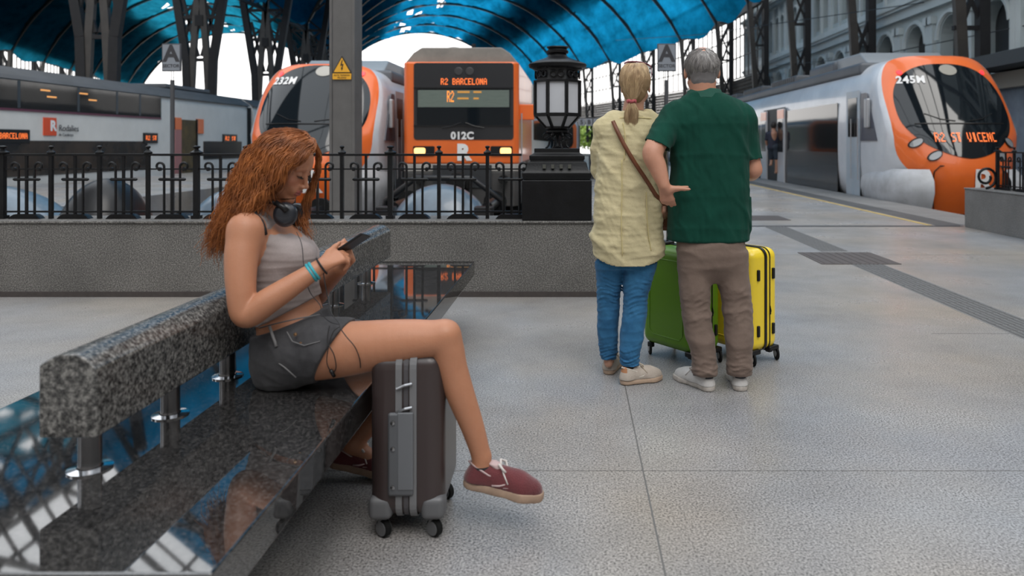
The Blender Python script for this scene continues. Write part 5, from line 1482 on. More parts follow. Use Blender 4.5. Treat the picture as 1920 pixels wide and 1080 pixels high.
# headphones round the neck, cable, phone
hp = thing('headphones', 'black over-ear headphones resting around the seated woman\'s neck', 'headphones', tuple(P(535, 402, 2.55)))
cup = A3(P(535, 402, 2.535)); ax = A3((.25, -.95, .1)); ax /= np.linalg.norm(ax)
def disc_stack(c, ax, prof, n=32):
    x = np.cross(ax, [0, 0, 1]); x /= np.linalg.norm(x); y = np.cross(ax, x); v = []; f = []
    for r, t in prof:
        for j in range(n): a = 2*math.pi*j/n; v.append(c+ax*t+(x*math.cos(a)+y*math.sin(a)*1.08)*r)
    for i in range(len(prof)-1):
        for j in range(n): f.append((i*n+j, i*n+(j+1) % n, (i+1)*n+(j+1) % n, (i+1)*n+j))
    f += [tuple(range(n))[::-1], tuple((len(prof)-1)*n+j for j in range(n))]
    return MB().add(v, f)
cupm = mat('headphone_black', (.012,.014,.02), .38, coat=.2)
for s, c in ((1, cup), (-1, A3(P(560, 402, 2.71)))):
    a_ = ax*s if s > 0 else A3((.25, .95, .1))
    e = disc_stack(c, a_, [(.030,-.022),(.038,-.018),(.040,-.002),(.0375,.004),(.0375,.008),(.035,.018),(.024,.024),(.010,.025)]).build('ear_cup', cupm, hp, smooth=True)
    disc_stack(c, -a_, [(.034,.012),(.037,.018),(.035,.030),(.020,.032)]).build('ear_cushion', mat('cushion', (.02,.02,.022), .8), e, smooth=True)
mb = MB(); mb.tube([P(527, 385, 2.525), P(510, 378, 2.525), P(494, 378, 2.54), P(482, 384, 2.58), P(480, 388, 2.63), P(490, 388, 2.68), P(515, 385, 2.72), P(545, 388, 2.72)], .0085, 10, sx=1.0)
mb.build('headband', cupm, hp, smooth=True)
MB().tube([P(516, 380, 2.515), P(530, 388, 2.512), P(538, 396, 2.512)], .010, 8).build('arm', black_plastic, hp, smooth=True)
cab = thing('headphone_cable', 'thin black cable looping from the phone over the woman\'s shorts and thigh', 'cable', tuple(P(610, 560, 2.45)))
mb = MB()
def smoothpath(pts, n=8):
    pts = [A3(p) for p in pts]; o = []
    for i in range(len(pts)-1):
        p0, p1, p2, p3 = pts[max(i-1, 0)], pts[i], pts[i+1], pts[min(i+2, len(pts)-1)]
        for j in range(n):
            t = j/n; o.append(.5*((2*p1)+(-p0+p2)*t+(2*p0-5*p1+4*p2-p3)*t*t+(-p0+3*p1-3*p2+p3)*t**3))
    return o+[pts[-1]]
mb.tube(smoothpath([P(606, 508, 2.46), P(610, 535, 2.45), P(616, 565, 2.44), P(622, 588, 2.42), P(636, 606, 2.40), P(638, 615, 2.39), P(650, 632, 2.378), P(665, 650, 2.376), P(674, 672, 2.385), P(676, 690, 2.40)]), .0017, 6)
mb.tube(smoothpath([P(638, 612, 2.392), P(625, 622, 2.385), P(616, 650, 2.378), P(613, 680, 2.39), P(622, 698, 2.41), P(630, 690, 2.395), P(626, 665, 2.376), P(614, 640, 2.38), P(618, 610, 2.395)]), .0017, 6)
mb.tube(smoothpath([P(556, 435, 2.52), P(566, 460, 2.50), P(570, 500, 2.48), P(580, 545, 2.47), P(600, 572, 2.46), P(604, 590, 2.44), P(620, 604, 2.41), P(636, 608, 2.40)]), .0014, 6)
mb.build('cable', mat('cable_black', (.012,.012,.013), .5), cab, smooth=True)
MB().tube([P(620, 694, 2.402), P(627, 706, 2.41)], .006, 8).build('splitter', black_plastic, cab, smooth=True)
ph = thing('mobile_phone', 'black mobile phone held in both hands of the seated woman', 'phone', tuple(phone_c))
dph = A3(P(674, 447, 2.585))-A3(P(634, 474, 2.585)); dph /= np.linalg.norm(dph); nph = np.cross([0, 1, 0], dph); nph = nph if nph[2] > 0 else -nph
nph = nph*.95+np.array([0, .28, 0]); nph /= np.linalg.norm(nph); wph = np.cross(dph, nph)
def slab(c, d, w_, n_, L, W, T, name, m, par, bev):
    v = [A3(c)+d*a*L/2+w_*b*W/2+n_*e*T/2 for e in (-1, 1) for a, b in ((-1,-1),(1,-1),(1,1),(-1,1))]
    return MB().add(v, [(3,2,1,0),(4,5,6,7),(0,1,5,4),(1,2,6,5),(2,3,7,6),(3,0,4,7)]).build(name, m, par, bevel=bev)
slab(phone_c, dph, wph, nph, .145, .070, .0085, 'phone_body', black_plastic, ph, .003); slab(A3(phone_c)+nph*.0045, dph, wph, nph, .136, .064, .001, 'screen', glass_dark, ph, .0003)

# ---------------------------------------------------------------- standing man in green polo
man = thing('person', 'grey-haired man in green polo shirt and taupe trousers seen from behind with hand on hip', 'person', (.69, 3.9, 0))
SK_M = np.array([.50, .25, .165])
def rw(py, cx_, hw, ry, Y, dy=0): k = Y/F; return (H-(py-CY)*k, (cx_-CX)*k, Y+dy, hw*k, ry)
MH = Frame(P(1316, 133, 3.97), np.stack([(0.05, .9975, -.05), (-.9987, .05, 0), (.0025, .05, .9987)], 1))
S = Sdf(); head(S, MH, 1.04, True)
S.cone(MH.pt((-.03, 0, -.05)), P(1318, 182, 3.95), .064, .074, .03)
S.stack([rw(470,1330,56,.12,3.95), rw(400,1330,64,.13,3.95), rw(300,1330,60,.12,3.95), rw(220,1330,66,.11,3.95), rw(190,1328,45,.08,3.95)], .03)
shl, shr = P(1268, 218, 3.93), P(1386, 218, 3.93)
elb = P(1224, 286, 3.78); wri = P(1245, 348, 3.735)
S.chain([shl, P(1242, 250, 3.85), elb], [.052, .050, .050], .02); S.chain([P(1242, 250, 3.85), elb, P(1233, 314, 3.76), wri], [.051, .052, .046, .030], .01)
hand(S, wri, A3((.25, .32, -.95)), (-.25, -.95, -.28), (1, .1, .1), curls=(.35,.4,.5,.55), size=1.0, thumb=(.12, 1.0, -.12), tcurl=.02, spread=.04, ext=(.75,.75,.75,.75))
S.cone(P(1252, 357, 3.735), P(1272, 353, 3.735), .020, .0125, .012); S.cone(P(1272, 353, 3.735), P(1289, 351, 3.745), .0125, .009, .006)
elr = P(1411, 318, 3.95)
S.chain([shr, P(1403, 262, 3.945), elr], [.048, .046, .046], .02); S.chain([elr, P(1408, 326, 4.08), P(1395, 322, 4.22)], [.047, .040, .028], .02)
hand(S, P(1395, 322, 4.22), (-.6, .7, 0), (.3, .3, .9), (0, 0, 1), curls=(.6,.7,.8,.9))
for x, x2, y0_ in ((1303, 1320, 3.90), (1372, 1386, 3.90)): S.chain([P(x, 480, 3.93), P((x+x2)/2, 590, y0_), P(x2, 700, 3.88)], [.060, .045, .030], .02)
V, Fc = S.mesh(.006, [((.30, 3.60, .02), (1.08, 4.42, 1.50), .006), (A3(MH.o)-[.13, .14, .148], A3(MH.o)+[.13, .14, .14], .0035)])
loc = (V-MH.o)@MH.R
cols = np.tile(SK_M, (len(V), 1)); red = np.exp(-(((loc[:,0]+.055)/.05)**2+((loc[:,1])/.04)**2+((loc[:,2]-.10)/.06)**2)); cols = cols*(1-.5*red[:,None])+np.array([.55,.28,.22])*.5*red[:,None]
np_mesh('body', V, Fc, skin_w, man, cols, smooth_it=1)
polo = fabric('polo_green', (.006,.060,.040), (.004,.040,.027), 7, .92, 1500, sheen=.12, bump=(22,.35,.006))
S = Sdf()
S.stack([rw(455,1328,77,.150,3.95), rw(440,1328,77,.152,3.95), rw(400,1330,78,.160,3.95), rw(350,1330,76,.158,3.95), rw(300,1331,73,.152,3.95), rw(260,1330,76,.146,3.95), rw(230,1329,80,.140,3.95), rw(212,1328,77,.128,3.95), rw(198,1328,62,.112,3.95), rw(188,1325,48,.095,3.95), rw(181,1322,38,.082,3.95), rw(175,1320,26,.066,3.95)], .03, 2.5)
S.cone(P(1266, 214, 3.94), P(1300, 196, 3.95), .060, .058, .04); S.cone(P(1390, 214, 3.94), P(1355, 196, 3.95), .060, .058, .04)
sl0, sl1 = P(1262, 218, 3.93), P(1228, 282, 3.80); S.chain([sl0, P(1246, 245, 3.87), sl1], [.068, .068, .070], .035)
sr0, sr1 = P(1393, 220, 3.94), P(1410, 320, 3.95); S.chain([sr0, P(1402, 260, 3.945), sr1], [.066, .060, .058], .035)
fP = folds(12, .0055, 2.2, (1.5, .5, .8)); fQ = folds(14, .0022, 7, (1.6, .5, .8)); S.disp = lambda X, Y, Z: fP(X, Y, Z)+fQ(X, Y, Z)
dsl = A3(P(1229,277,3.80))-A3(P(1250, 234, 3.88)); S.cone
V1 = None
S.clip((0,0,-1), P(1328, 449, 3.95))
V, Fc = S.mesh(.006)
# cut the sleeves at their hems
c1 = A3(P(1229, 272, 3.82)); n1 = A3((-.42, -.15, -.9)); n1 /= np.linalg.norm(n1); c2 = A3(P(1409, 300, 3.95)); n2 = A3((.08, 0, -1)); n2 /= np.linalg.norm(n2)
k1 = ((V-c1)@n1 > 0) & (V[:,0] < P(1251,0,3.85).x) & (V[:,2] > 1.1); k2 = ((V-c2)@n2 > 0) & (V[:,0] > P(1400,0,3.93).x) & (V[:,2] > 1.0)
bad = k1 | k2; Fk = Fc[~bad[Fc].any(1)]
shirt = np_mesh('polo_shirt', V, Fk, polo, man, smooth_it=2); m_ = shirt.modifiers.new('s', 'SOLIDIFY'); m_.thickness = .004; m_.offset = -1
def ring(c, nrm, r, rr, name, m, par, ex=1.0, n=36, sx=1.0):
    c = A3(c); nrm = A3(nrm); nrm /= np.linalg.norm(nrm); x = np.cross(nrm, [0, 1, 0]); x /= np.linalg.norm(x); y = np.cross(nrm, x)
    return MB().tube([c+x*math.cos(2*math.pi*i/n)*r+y*math.sin(2*math.pi*i/n)*r*ex for i in range(n+1)], rr, 8, sx=sx).build(name, m, par, smooth=True)
S = Sdf(); S.cone(P(1321, 190, 3.955), P(1320, 168, 3.965), .100, .088, .02, sq=((0,1,0), .95)); S.cone(P(1320, 200, 3.965), P(1320, 150, 3.975), .080, .074, .004, sub=True)
S.clip((0, .12, 1), P(1320, 165, 3.89)); S.clip((0,0,-1), P(1320, 185, 3.95))
V, Fc = S.mesh(.004); np_mesh('collar', V, Fc, mat('collar_green', (.015,.085,.06), .9, fine=(900,.8,1.1), bump=(300,.3,.002)), shirt, smooth_it=1)
# trousers
taupe = fabric('taupe_trousers', (.205,.15,.122), (.15,.108,.088), 6, .85, 1300, bump=(18,.45,.008))
S = Sdf(); Y = 3.93
S.stack([rw(530,1336,36,.06,Y), rw(512,1336,52,.10,Y), rw(495,1336,62,.128,Y), rw(470,1334,66,.138,Y), rw(448,1332,64,.126,Y), rw(430,1332,58,.105,Y)], .05, 2.4)
S.stack([rw(712,1322,26,.075,3.86,.02), rw(700,1321,25,.078,3.87), rw(660,1319,25,.082,3.88), rw(620,1309,28,.086,3.90), rw(560,1303,29,.092,3.91), rw(500,1301,31,.115,3.93), rw(470,1302,30,.112,3.93)], .025, 2.2)
S.stack([rw(708,1386,26,.075,3.86,.02), rw(690,1386,25,.078,3.87), rw(640,1386,26,.082,3.88), rw(600,1384,28,.086,3.90), rw(560,1380,29,.092,3.91), rw(500,1371,32,.115,3.93), rw(470,1368,30,.112,3.93)], .025, 2.2)
fA = folds(21, .0038, 3.4, (1.2, .5, 1.1)); fB = folds(33, .0042, 8, (.8, .6, 1.7))
S.clip((0,0,-1), (0,0,.078))
S.disp = lambda X, Y, Z: fA(X, Y, Z)+fB(X, Y, Z)*np.clip(1.3-np.abs(Z-.42)/.12, 0, 1)*.8+fB(X, Y, Z*1.6)*np.clip((.24-Z)/.12, 0, 1)*1.3
V, Fc = S.mesh(.0055); np_mesh('trousers', V, Fc, taupe, man, smooth_it=1)
sh_w = mat('shoe_white', (.58,.56,.54), .5, noise=(20,.2), col2=(.48,.46,.44), bump=(120,.15)); sl_w = mat('sole_white', (.50,.46,.42), .6, noise=(30,.2), col2=(.33,.29,.25)); navy = mat('navy', (.02,.025,.035), .5)
shoe(man, P(1337, 735, 3.823), (-.55, .83, 0), .295, sh_w, sl_w, navy, mat('lace_white'), stripes=0, wid=1.05, high=.085, heelpatch=navy)
shoe(man, P(1390, 735, 3.823), (.06, 1, 0), .295, sh_w, sl_w, navy, mat('lace_white'), stripes=0, wid=1.05, high=.085, heelpatch=navy)
# grey hair swept from the crown
grey = mat('hair_grey', (.55,.52,.50), .5, noise=(60,.25), col2=(.13,.125,.125), stretch=(1,1,.3)); greyd = mat('hair_grey_dark', (.16,.15,.15), .7)
S = Sdf(); S.ell(MH.pt((-.020, 0, .022)), (.100, .083, .092), .02, MH.R); S.ell(MH.pt((-.050, 0, -.052)), (.046, .062, .062), .03, MH.R)
S.ell(MH.pt((.11, 0, -.04)), (.085, .11, .11), .02, MH.R, sub=True); S.ell(MH.pt((-.062, 0, .108)), (.018, .017, .016), .01, MH.R, sub=True)
S.disp = folds(9, .0012, 18, (1, 1, .7)); V, Fc = S.mesh(.004); np_mesh('hair_base', V, Fc, greyd, man, smooth_it=1)
G = []
for i in range(15):
    a = -math.pi*.5+2*math.pi*i/14
    ln = 1 if math.sin(a) < .4 else .5
    pts = []
    for q in range(7):
        t = (.14+2.36*ln*q/6)
        x = -.064+ .0 ; 
        lon = a
        # walk down the skull from the crown
        n_ = np.array([math.sin(lon), math.cos(lon), 0])
        pos = np.array([-.012, 0, .022])+np.array([.110*math.sin(t)*n_[0], .094*math.sin(t)*n_[1], .102*math.cos(t)])+np.array([-.028*math.cos(t), 0, 0])*max(0, math.cos(t))
        if t > 1.5: pos[0] *= .88; pos[1] *= .93
        ca, sa = math.cos(.55), math.sin(.55); qx, qz = pos[0]+.012, pos[2]-.022
        pos[0] = -.012+qx*ca-qz*sa; pos[2] = .022+qx*sa+qz*ca
        pos[2] = max(pos[2], -.118)
        pts.append(MH.pt(pos))
    G.append(pts)
strands('nape_hair', [[p for p in g[3:]]+[g[-1]+Vector((0, 0, -.012)) if isinstance(g[-1], Vector) else g[-1]+np.array([0, 0, -.012])] for g in G], 1500, grey, man, jitter=.004, tipj=.005, wave=.003, wlen=.05, r=.0013, seed=17, nseg=10, lenvar=.45)
strands('hair', G, 2600, grey, man, jitter=.0035, tipj=.005, wave=.004, wlen=.05, r=.0014, seed=11, nseg=12, lenvar=.6)

# ---------------------------------------------------------------- standing woman in pale yellow shirt
wom = thing('person', 'blonde woman with ponytail in pale yellow shirt and blue jeans seen from behind', 'person', (.29, 4.0, 0))
WH = Frame(P(1192, 160, 4.03), np.stack([(.22, .97, .10), (-.975, .22, 0), (-.02, -.097, .995)], 1))
S = Sdf(); head(S, WH, .97); S.cone(WH.pt((-.02, 0, -.05)), P(1186, 214, 4.02), .050, .058, .03)
S.stack([rw(480,1178,52,.11,4.02), rw(400,1178,52,.11,4.02), rw(300,1175,48,.10,4.02), rw(235,1178,46,.09,4.02), rw(216,1182,30,.07,4.02)], .03)
S.chain([P(1228, 240, 4.02), P(1238, 320, 4.06), P(1246, 375, 4.02)], [.050, .040, .027], .02)
hand(S, P(1246, 372, 4.02), (.05, -.25, -.95), (.8, -.5, 0), (0, 1, 0), curls=(.9,1,1.1,1.2), size=.95)
for x, x2, yy in ((1143, 1141, 4.09), (1199, 1181, 3.99)): S.chain([P(x, 480, 4.03), P((x+x2)/2, 590, yy), P(x2, 680, yy)], [.055, .040, .026], .02)
V, Fc = S.mesh(.006, [((.02, 3.7, .03), (.62, 4.32, 1.405), .0065), (A3(WH.o)-[.13, .14, .138], A3(WH.o)+[.13, .14, .13], .0035)])
np_mesh('body', V, Fc, skin_w, wom, np.tile(np.array([.52,.29,.20]), (len(V), 1)), smooth_it=1)
linen = fabric('yellow_linen', (.60,.52,.32), (.51,.44,.26), 5, .9, 1100, bump=(28,.5,.006))
S = Sdf(); WY = 4.02
WR = [rw(500,1180,64,.140,WY), rw(480,1178,69,.145,WY), rw(450,1177,69,.148,WY), rw(400,1177,65,.142,WY), rw(350,1175,60,.130,WY), rw(310,1175,58,.126,WY), rw(270,1177,57,.124,WY), rw(245,1178,56,.118,WY), rw(230,1180,51,.105,WY), rw(218,1183,38,.088,WY), rw(210,1185,29,.072,WY)]
S.stack(WR, .03, 2.4)
S.chain([P(1134, 243, 4.02), P(1124, 285, 4.05), P(1124, 318, 4.08)], [.055, .050, .047], .03); S.chain([P(1124, 318, 4.08), P(1132, 335, 4.25)], [.047, .034], .02)
S.chain([P(1226, 240, 4.02), P(1235, 300, 4.06), P(1242, 345, 4.04)], [.055, .048, .038], .03)
S.cone(P(1150, 224, 4.02), P(1130, 240, 4.02), .045, .05, .04); S.cone(P(1215, 222, 4.02), P(1232, 238, 4.02), .045, .05, .04)
fA = folds(41, .0058, 2.8, (1.1, .5, 1.2)); fB = folds(45, .0028, 8, (1.0, .5, 1.5))
S.disp = lambda X, Y, Z: fA(X, Y, Z)+fB(X, Y, Z)
V, Fc = S.mesh(.0055)
xx = (V[:,0]-P(1178,0,WY).x)/.2; hemz = P(0, 493, WY).z+.052*np.clip(np.abs(xx)-.35, 0, 1)**1.5*1.9
keep = ~(V[:,2] < hemz)[Fc].any(1)
shirtw = np_mesh('linen_shirt', V, Fc[keep], linen, wom, smooth_it=1); m_ = shirtw.modifiers.new('s', 'SOLIDIFY'); m_.thickness = .003; m_.offset = -1
T_ = np.array(sorted(WR))
def shirt_back(px, py, off=.004):
    z = H-(py-CY)*3.9/F; 
    for _ in range(3):
        cy_, rx_, ry_, cx_ = (np.interp(z, T_[:,0], T_[:,i]) for i in (2, 3, 4, 1))
        y = cy_; 
        for _ in range(4):
            x = (px-CX)*y/F; u = min(.98, abs((x-cx_)/rx_)); y = cy_-ry_*(1-u**2.4)**(1/2.4)
        z = H-(py-CY)*y/F
    return Vector((x, y-off, z))
# raised seams, collar
mb = MB()
for pts in ([(1166,300),(1166,360),(1165,420),(1167,480)], [(1212,360),(1213,400),(1216,440),(1221,470)], [(1168,230),(1172,260),(1170,300)]):
    mb.tube(smoothpath([shirt_back(*p, off=.003) for p in pts], 6), .0022, 6, sx=2.2)
mb.tube(smoothpath([shirt_back(1146,222,off=.003), shirt_back(1165,221,off=.003), shirt_back(1186,220,off=.003), shirt_back(1208,221,off=.003), shirt_back(1224,223,off=.003)], 6), .0022, 6)
mb.build('back_seam', mat('linen_seam', (.62,.52,.25), .9), shirtw, smooth=True)
S = Sdf(); S.cone(P(1186, 222, 4.01), P(1187, 208, 4.02), .088, .062, .02, sq=((0,1,0), .95)); S.cone(P(1187, 235, 4.02), P(1187, 190, 4.03), .066, .052, .004, sub=True); S.clip((0,.1,1), P(1187, 206, 3.95)); S.clip((0,0,-1), P(1187, 224, 4.0))
V, Fc = S.mesh(.004); np_mesh('collar', V, Fc, linen, shirtw, smooth_it=1)
jean = fabric('blue_jeans', (.05,.19,.36), (.018,.085,.19), 9, .85, 1500, bump=(24,.45,.005))
S = Sdf()
S.stack([rw(500,1173,55,.120,4.04), rw(470,1174,56,.122,4.04)], .03, 2.4)
S.stack([rw(673,1141,17,.052,4.10), rw(640,1140,19,.058,4.09), rw(600,1140,21,.066,4.08), rw(560,1141,23,.072,4.07), rw(520,1142,25,.088,4.05), rw(490,1143,27,.105,4.04)], .02, 2.2)
S.stack([rw(692,1181,19,.055,3.98), rw(660,1181,21,.060,3.98), rw(620,1186,23,.066,3.99), rw(580,1191,24,.070,4.0), rw(550,1192,25,.078,4.01), rw(520,1196,30,.094,4.02), rw(490,1200,32,.105,4.03)], .02, 2.2)
fA2 = folds(51, .0035, 6, (.7, .5, 1.4)); fB2 = folds(53, .0055, 10, (.6, .6, 2.0))
S.disp = lambda X, Y, Z: fA2(X, Y, Z)+fB2(X, Y, Z)*np.clip(1.3-np.abs(Z-.46)/.12, 0, 1)*.8+fB2(X, Y, Z*1.4)*np.clip((.24-Z)/.1, 0, 1)
S.clip((0,0,-1), (0,0,.095))
V, Fc = S.mesh(.0052); np_mesh('jeans', V, Fc, jean, wom, smooth_it=1)
beige = mat('shoe_beige', (.46,.40,.34), .8, noise=(22,.2), col2=(.38,.32,.27), bump=(150,.2)); sole_b = mat('sole_beige', (.50,.36,.26), .6, noise=(30,.2), col2=(.40,.28,.2)); tanp = mat('tan_patch', (.42,.19,.09), .7)
shoe(wom, P(1140, 703, 4.105), (.25, .97, 0), .25, beige, sole_b, mat('beige_trim', (.62,.57,.5), .7), mat('lace_beige', (.5,.42,.33), .8), stripes=0, wid=.95, high=.085, heelpatch=tanp)
shoe(wom, P(1164, 721, 3.935), (.90, .42, 0), .25, beige, sole_b, mat('beige_trim'), mat('lace_beige'), stripes=1, wid=.95, high=.085, heelpatch=tanp)
blond = mat('hair_blond', (.68,.50,.29), .42, noise=(45,.25), col2=(.25,.15,.08), spec=.4, stretch=(1,1,.25)); blondd = mat('hair_blond_dark', (.30,.20,.11), .7, spec=.2)
S = Sdf(); S.ell(WH.pt((-.022, 0, .028)), (.100, .086, .090), .02, WH.R); S.ell(WH.pt((-.055, 0, -.045)), (.042, .055, .055), .04, WH.R)
S.ell(WH.pt((.11, 0, -.05)), (.085, .11, .105), .015, WH.R, sub=True); S.disp = folds(29, .0025, 14, (1, 1, .3))
V, Fc = S.mesh(.004); np_mesh('hair_base', V, Fc, blondd, wom, smooth_it=1)
tie = A3(P(1184, 190, 3.925))
G = []
for i in range(11):
    a = -1.62+3.24*i/10     # across the head seen from behind
    pts = []
    for q in range(7):
        t = q/6
        e = math.radians(75-95*t)      # from crown down
        pos = np.array([-.022-.100*math.cos(e)*math.cos(a*(1-t*.35)), .088*math.sin(a*(1-t*.35))*math.cos(e*.8), .028+.092*math.sin(e)])
        pts.append(A3(WH.pt(pos)))
    pts = [p*(1-max(0, (j-3)/3)**1.5*.86)+tie*max(0, (j-3)/3)**1.5*.86 for j, p in enumerate(pts)]
    G.append(pts)
strands('hair', G, 2400, blond, wom, jitter=.003, tipj=.0025, wave=.002, wlen=.10, r=.0011, seed=13, nseg=14, lenvar=.05, taper=.8)
G = [[tie+np.array([x*.3, 0, 0]), tie+np.array([x, -.012, -.03]), tie+np.array([x*1.6, -.010, -.07]), tie+np.array([x*1.0-.002, -.002, -.12]), tie+np.array([x*.3-.004, .004, -.148])] for x in (-.022,-.012,0,.012,.022)]
strands('ponytail', G, 900, blond, wom, jitter=.006, tipj=.005, wave=.002, wlen=.08, r=.0012, seed=14, nseg=12)
rngp = [tie+np.array([.019*math.cos(a), .012*math.sin(a)*.8-.002, .0035*math.sin(5*a)]) for a in [2*math.pi*i/30 for i in range(31)]]
MB().tube(rngp, [.0085+.0016*math.sin(9*i) for i in range(31)], 8).build('scrunchie', mat('scrunchie', (.42,.09,.10), .8, bump=(120,.5)), wom, smooth=True)
# sunglasses pushed up on her head
sg = thing('sunglasses', 'dark red sunglasses pushed up on the blonde woman\'s head', 'sunglasses', tuple(P(1195, 124, 4.05)))
mb = MB(); mb.tube(smoothpath([P(1171, 119, 3.99), P(1178, 116, 4.0), P(1195, 116, 4.01), P(1210, 119, 4.01), P(1221, 125, 4.0)]), .0042, 8); mb.tube(smoothpath([P(1171, 121, 4.03), P(1168, 130, 4.02), P(1166, 140, 4.02)]), .002, 6); mb.tube(smoothpath([P(1221, 127, 4.03), P(1222, 136, 4.02), P(1221, 146, 4.02)]), .002, 6); mb.build('frame', mat('sunglass_red', (.16,.02,.035), .25), sg, smooth=True)
for px in (1184, 1208): MB().lathe([(.001,0),(.024,.002),(.026,.004)], tuple(P(px, 118.5 if px < 1190 else 121.5, 4.015)), 20).build('lens', mat('lens', (.12,.03,.04), .1), sg, smooth=True)
# bag strap
bag = thing('shoulder_bag', 'brown leather shoulder bag strap running diagonally over the woman\'s yellow shirt', 'bag', tuple(P(1190, 300, 3.9)))
sp = smoothpath([shirt_back(1149, 227), shirt_back(1157, 245), shirt_back(1172, 275), shirt_back(1192, 308), shirt_back(1212, 338), shirt_back(1229, 365)], 6); sp.append(A3(P(1247, 384, 3.99))); sp.append(A3(P(1252, 398, 4.10)))
v = []; f = []
for i, p in enumerate(sp):
    p = A3(p); t = A3(sp[min(i+1, len(sp)-1)])-A3(sp[max(i-1, 0)]); t /= np.linalg.norm(t); b = np.cross(t, [0, 1, 0]); b /= np.linalg.norm(b)
    v += [p-b*.0105+np.array([0,-.006,0]), p+b*.0105+np.array([0,-.006,0])]
for i in range(len(sp)-1): f.append((i*2, i*2+1, i*2+3, i*2+2))
leather = mat('leather', (.17,.055,.022), .5, noise=(15,.2)); MB().add(v, f).build('strap', leather, bag, solid=.005, smooth=True)
MB().box(.42, .62, 4.19, 4.29, .78, .95).build('bag_body', leather, bag, bevel=.03)

# ---------------------------------------------------------------- man climbing into the right train, a few far figures
def small_person(label, px, py_foot, Y, hgt, top_c, leg_c, step=False, rz=0):
    b = P(px, py_foot, Y); t = thing('person', label, 'person', tuple(b))
    S = Sdf(); s = hgt/1.75; q = lambda x, y, z: b+Vector((x*math.cos(rz)-y*math.sin(rz), x*math.sin(rz)+y*math.cos(rz), z))*s
    S.ell(q(0, .03, 1.63), (.085*s, .10*s, .12*s)); S.cone(q(0, 0, 1.42), q(0, .02, 1.55), .06*s, .055*s)
    S.cone(q(0, 0, 1.35), q(0, 0, .95), .15*s, .13*s, .05)
    fl = [(-.10, 0, 0), (.10, 0, 0)]
    for i, sx in enumerate((-1, 1)):
        kn_ = q(sx*.10, .16 if (step and sx < 0) else .03, .52+(.12 if (step and sx < 0) else 0)); ft = q(sx*.10, (.04 if step and sx < 0 else 0), .07+(.26 if step and sx < 0 else 0))
        S.chain([q(sx*.09, 0, .92), kn_, ft], [.085*s, .058*s, .042*s], .03); S.cone(ft, ft+Vector((0, .14*s, -.02)), .042*s, .035*s)
        S.chain([q(sx*.20, 0, 1.38), q(sx*.25, .02, 1.10), q(sx*.22, .16, .90)], [.055*s, .042*s, .032*s], .03)
    V, Fc = S.mesh(.014); np_mesh('body', V, Fc, skin_w, t, np.tile(np.array([.34,.18,.12]), (len(V), 1)))
    S = Sdf(); S.stack([(b.z+.88*s, b.x, b.y, .17*s, .13*s), (b.z+1.15*s, b.x, b.y, .18*s, .14*s), (b.z+1.38*s, b.x, b.y, .21*s, .12*s), (b.z+1.47*s, b.x, b.y, .12*s, .09*s)], .03)
    for sx in (-1, 1): S.cone(q(sx*.20, 0, 1.38), q(sx*.245, .01, 1.18), .068*s, .06*s, .03)
    V, Fc = S.mesh(.014); np_mesh('t_shirt', V, Fc, top_c, t)
    S = Sdf(); S.cone(q(-.07, 0, .93), q(.07, 0, .93), .14*s, .14*s)
    for sx in (-1, 1): S.cone(q(sx*.09, 0, .9), q(sx*.10, .10 if (step and sx < 0) else .02, .58), .11*s, .095*s, .03)
    V, Fc = S.mesh(.014); np_mesh('shorts', V, Fc, leg_c, t)
    S = Sdf(); S.ell(q(0, .01, 1.66), (.095*s, .11*s, .12*s)); S.clip((0, 1, -.6), q(0, .10, 1.66)); V, Fc = S.mesh(.012); np_mesh('hair', V, Fc, mat('hair_black', (.015,.012,.01), .7), t)
    return t
small_person('distant man in navy t-shirt and shorts stepping into the right train doorway', 1450, 327, 25.6, 1.78, mat('navy_shirt', (.015,.018,.035), .8), mat('dark_shorts', (.015,.025,.04), .8), True, -.6)

# ---------------------------------------------------------------- suitcases
def wheel(mb_c, r, w_, axis, parent, spokes=True, m=black_rubber, hub=None, hr=.5):
    c = A3(mb_c); ax_ = A3(axis)/np.linalg.norm(A3(axis))
    def ds(prof, n=24):
        x = np.array([0, 0, 1.]); y = np.cross(ax_, x); v = []; f = []
        for rr, t in prof:
            for j in range(n): a = 2*math.pi*j/n; v.append(c+ax_*t+(x*math.cos(a)+y*math.sin(a))*rr)
        for i in range(len(prof)-1):
            for j in range(n): f.append((i*n+j, i*n+(j+1) % n, (i+1)*n+(j+1) % n, (i+1)*n+j))
        f += [tuple(range(n))[::-1], tuple((len(prof)-1)*n+j for j in range(n))]
        return MB().add(v, f)
    wl = ds([(r*.55,-w_/2),(r*.8,-w_/2),(r,-w_*.35),(r,w_*.35),(r*.8,w_/2),(r*.55,w_/2)]).build('wheel', m, parent, auto=40, world=False)
    ds([(r*hr,-w_/2-.002),(r*hr,w_/2+.002)]).build('hub', hub or silver, wl, world=False)
    return wl
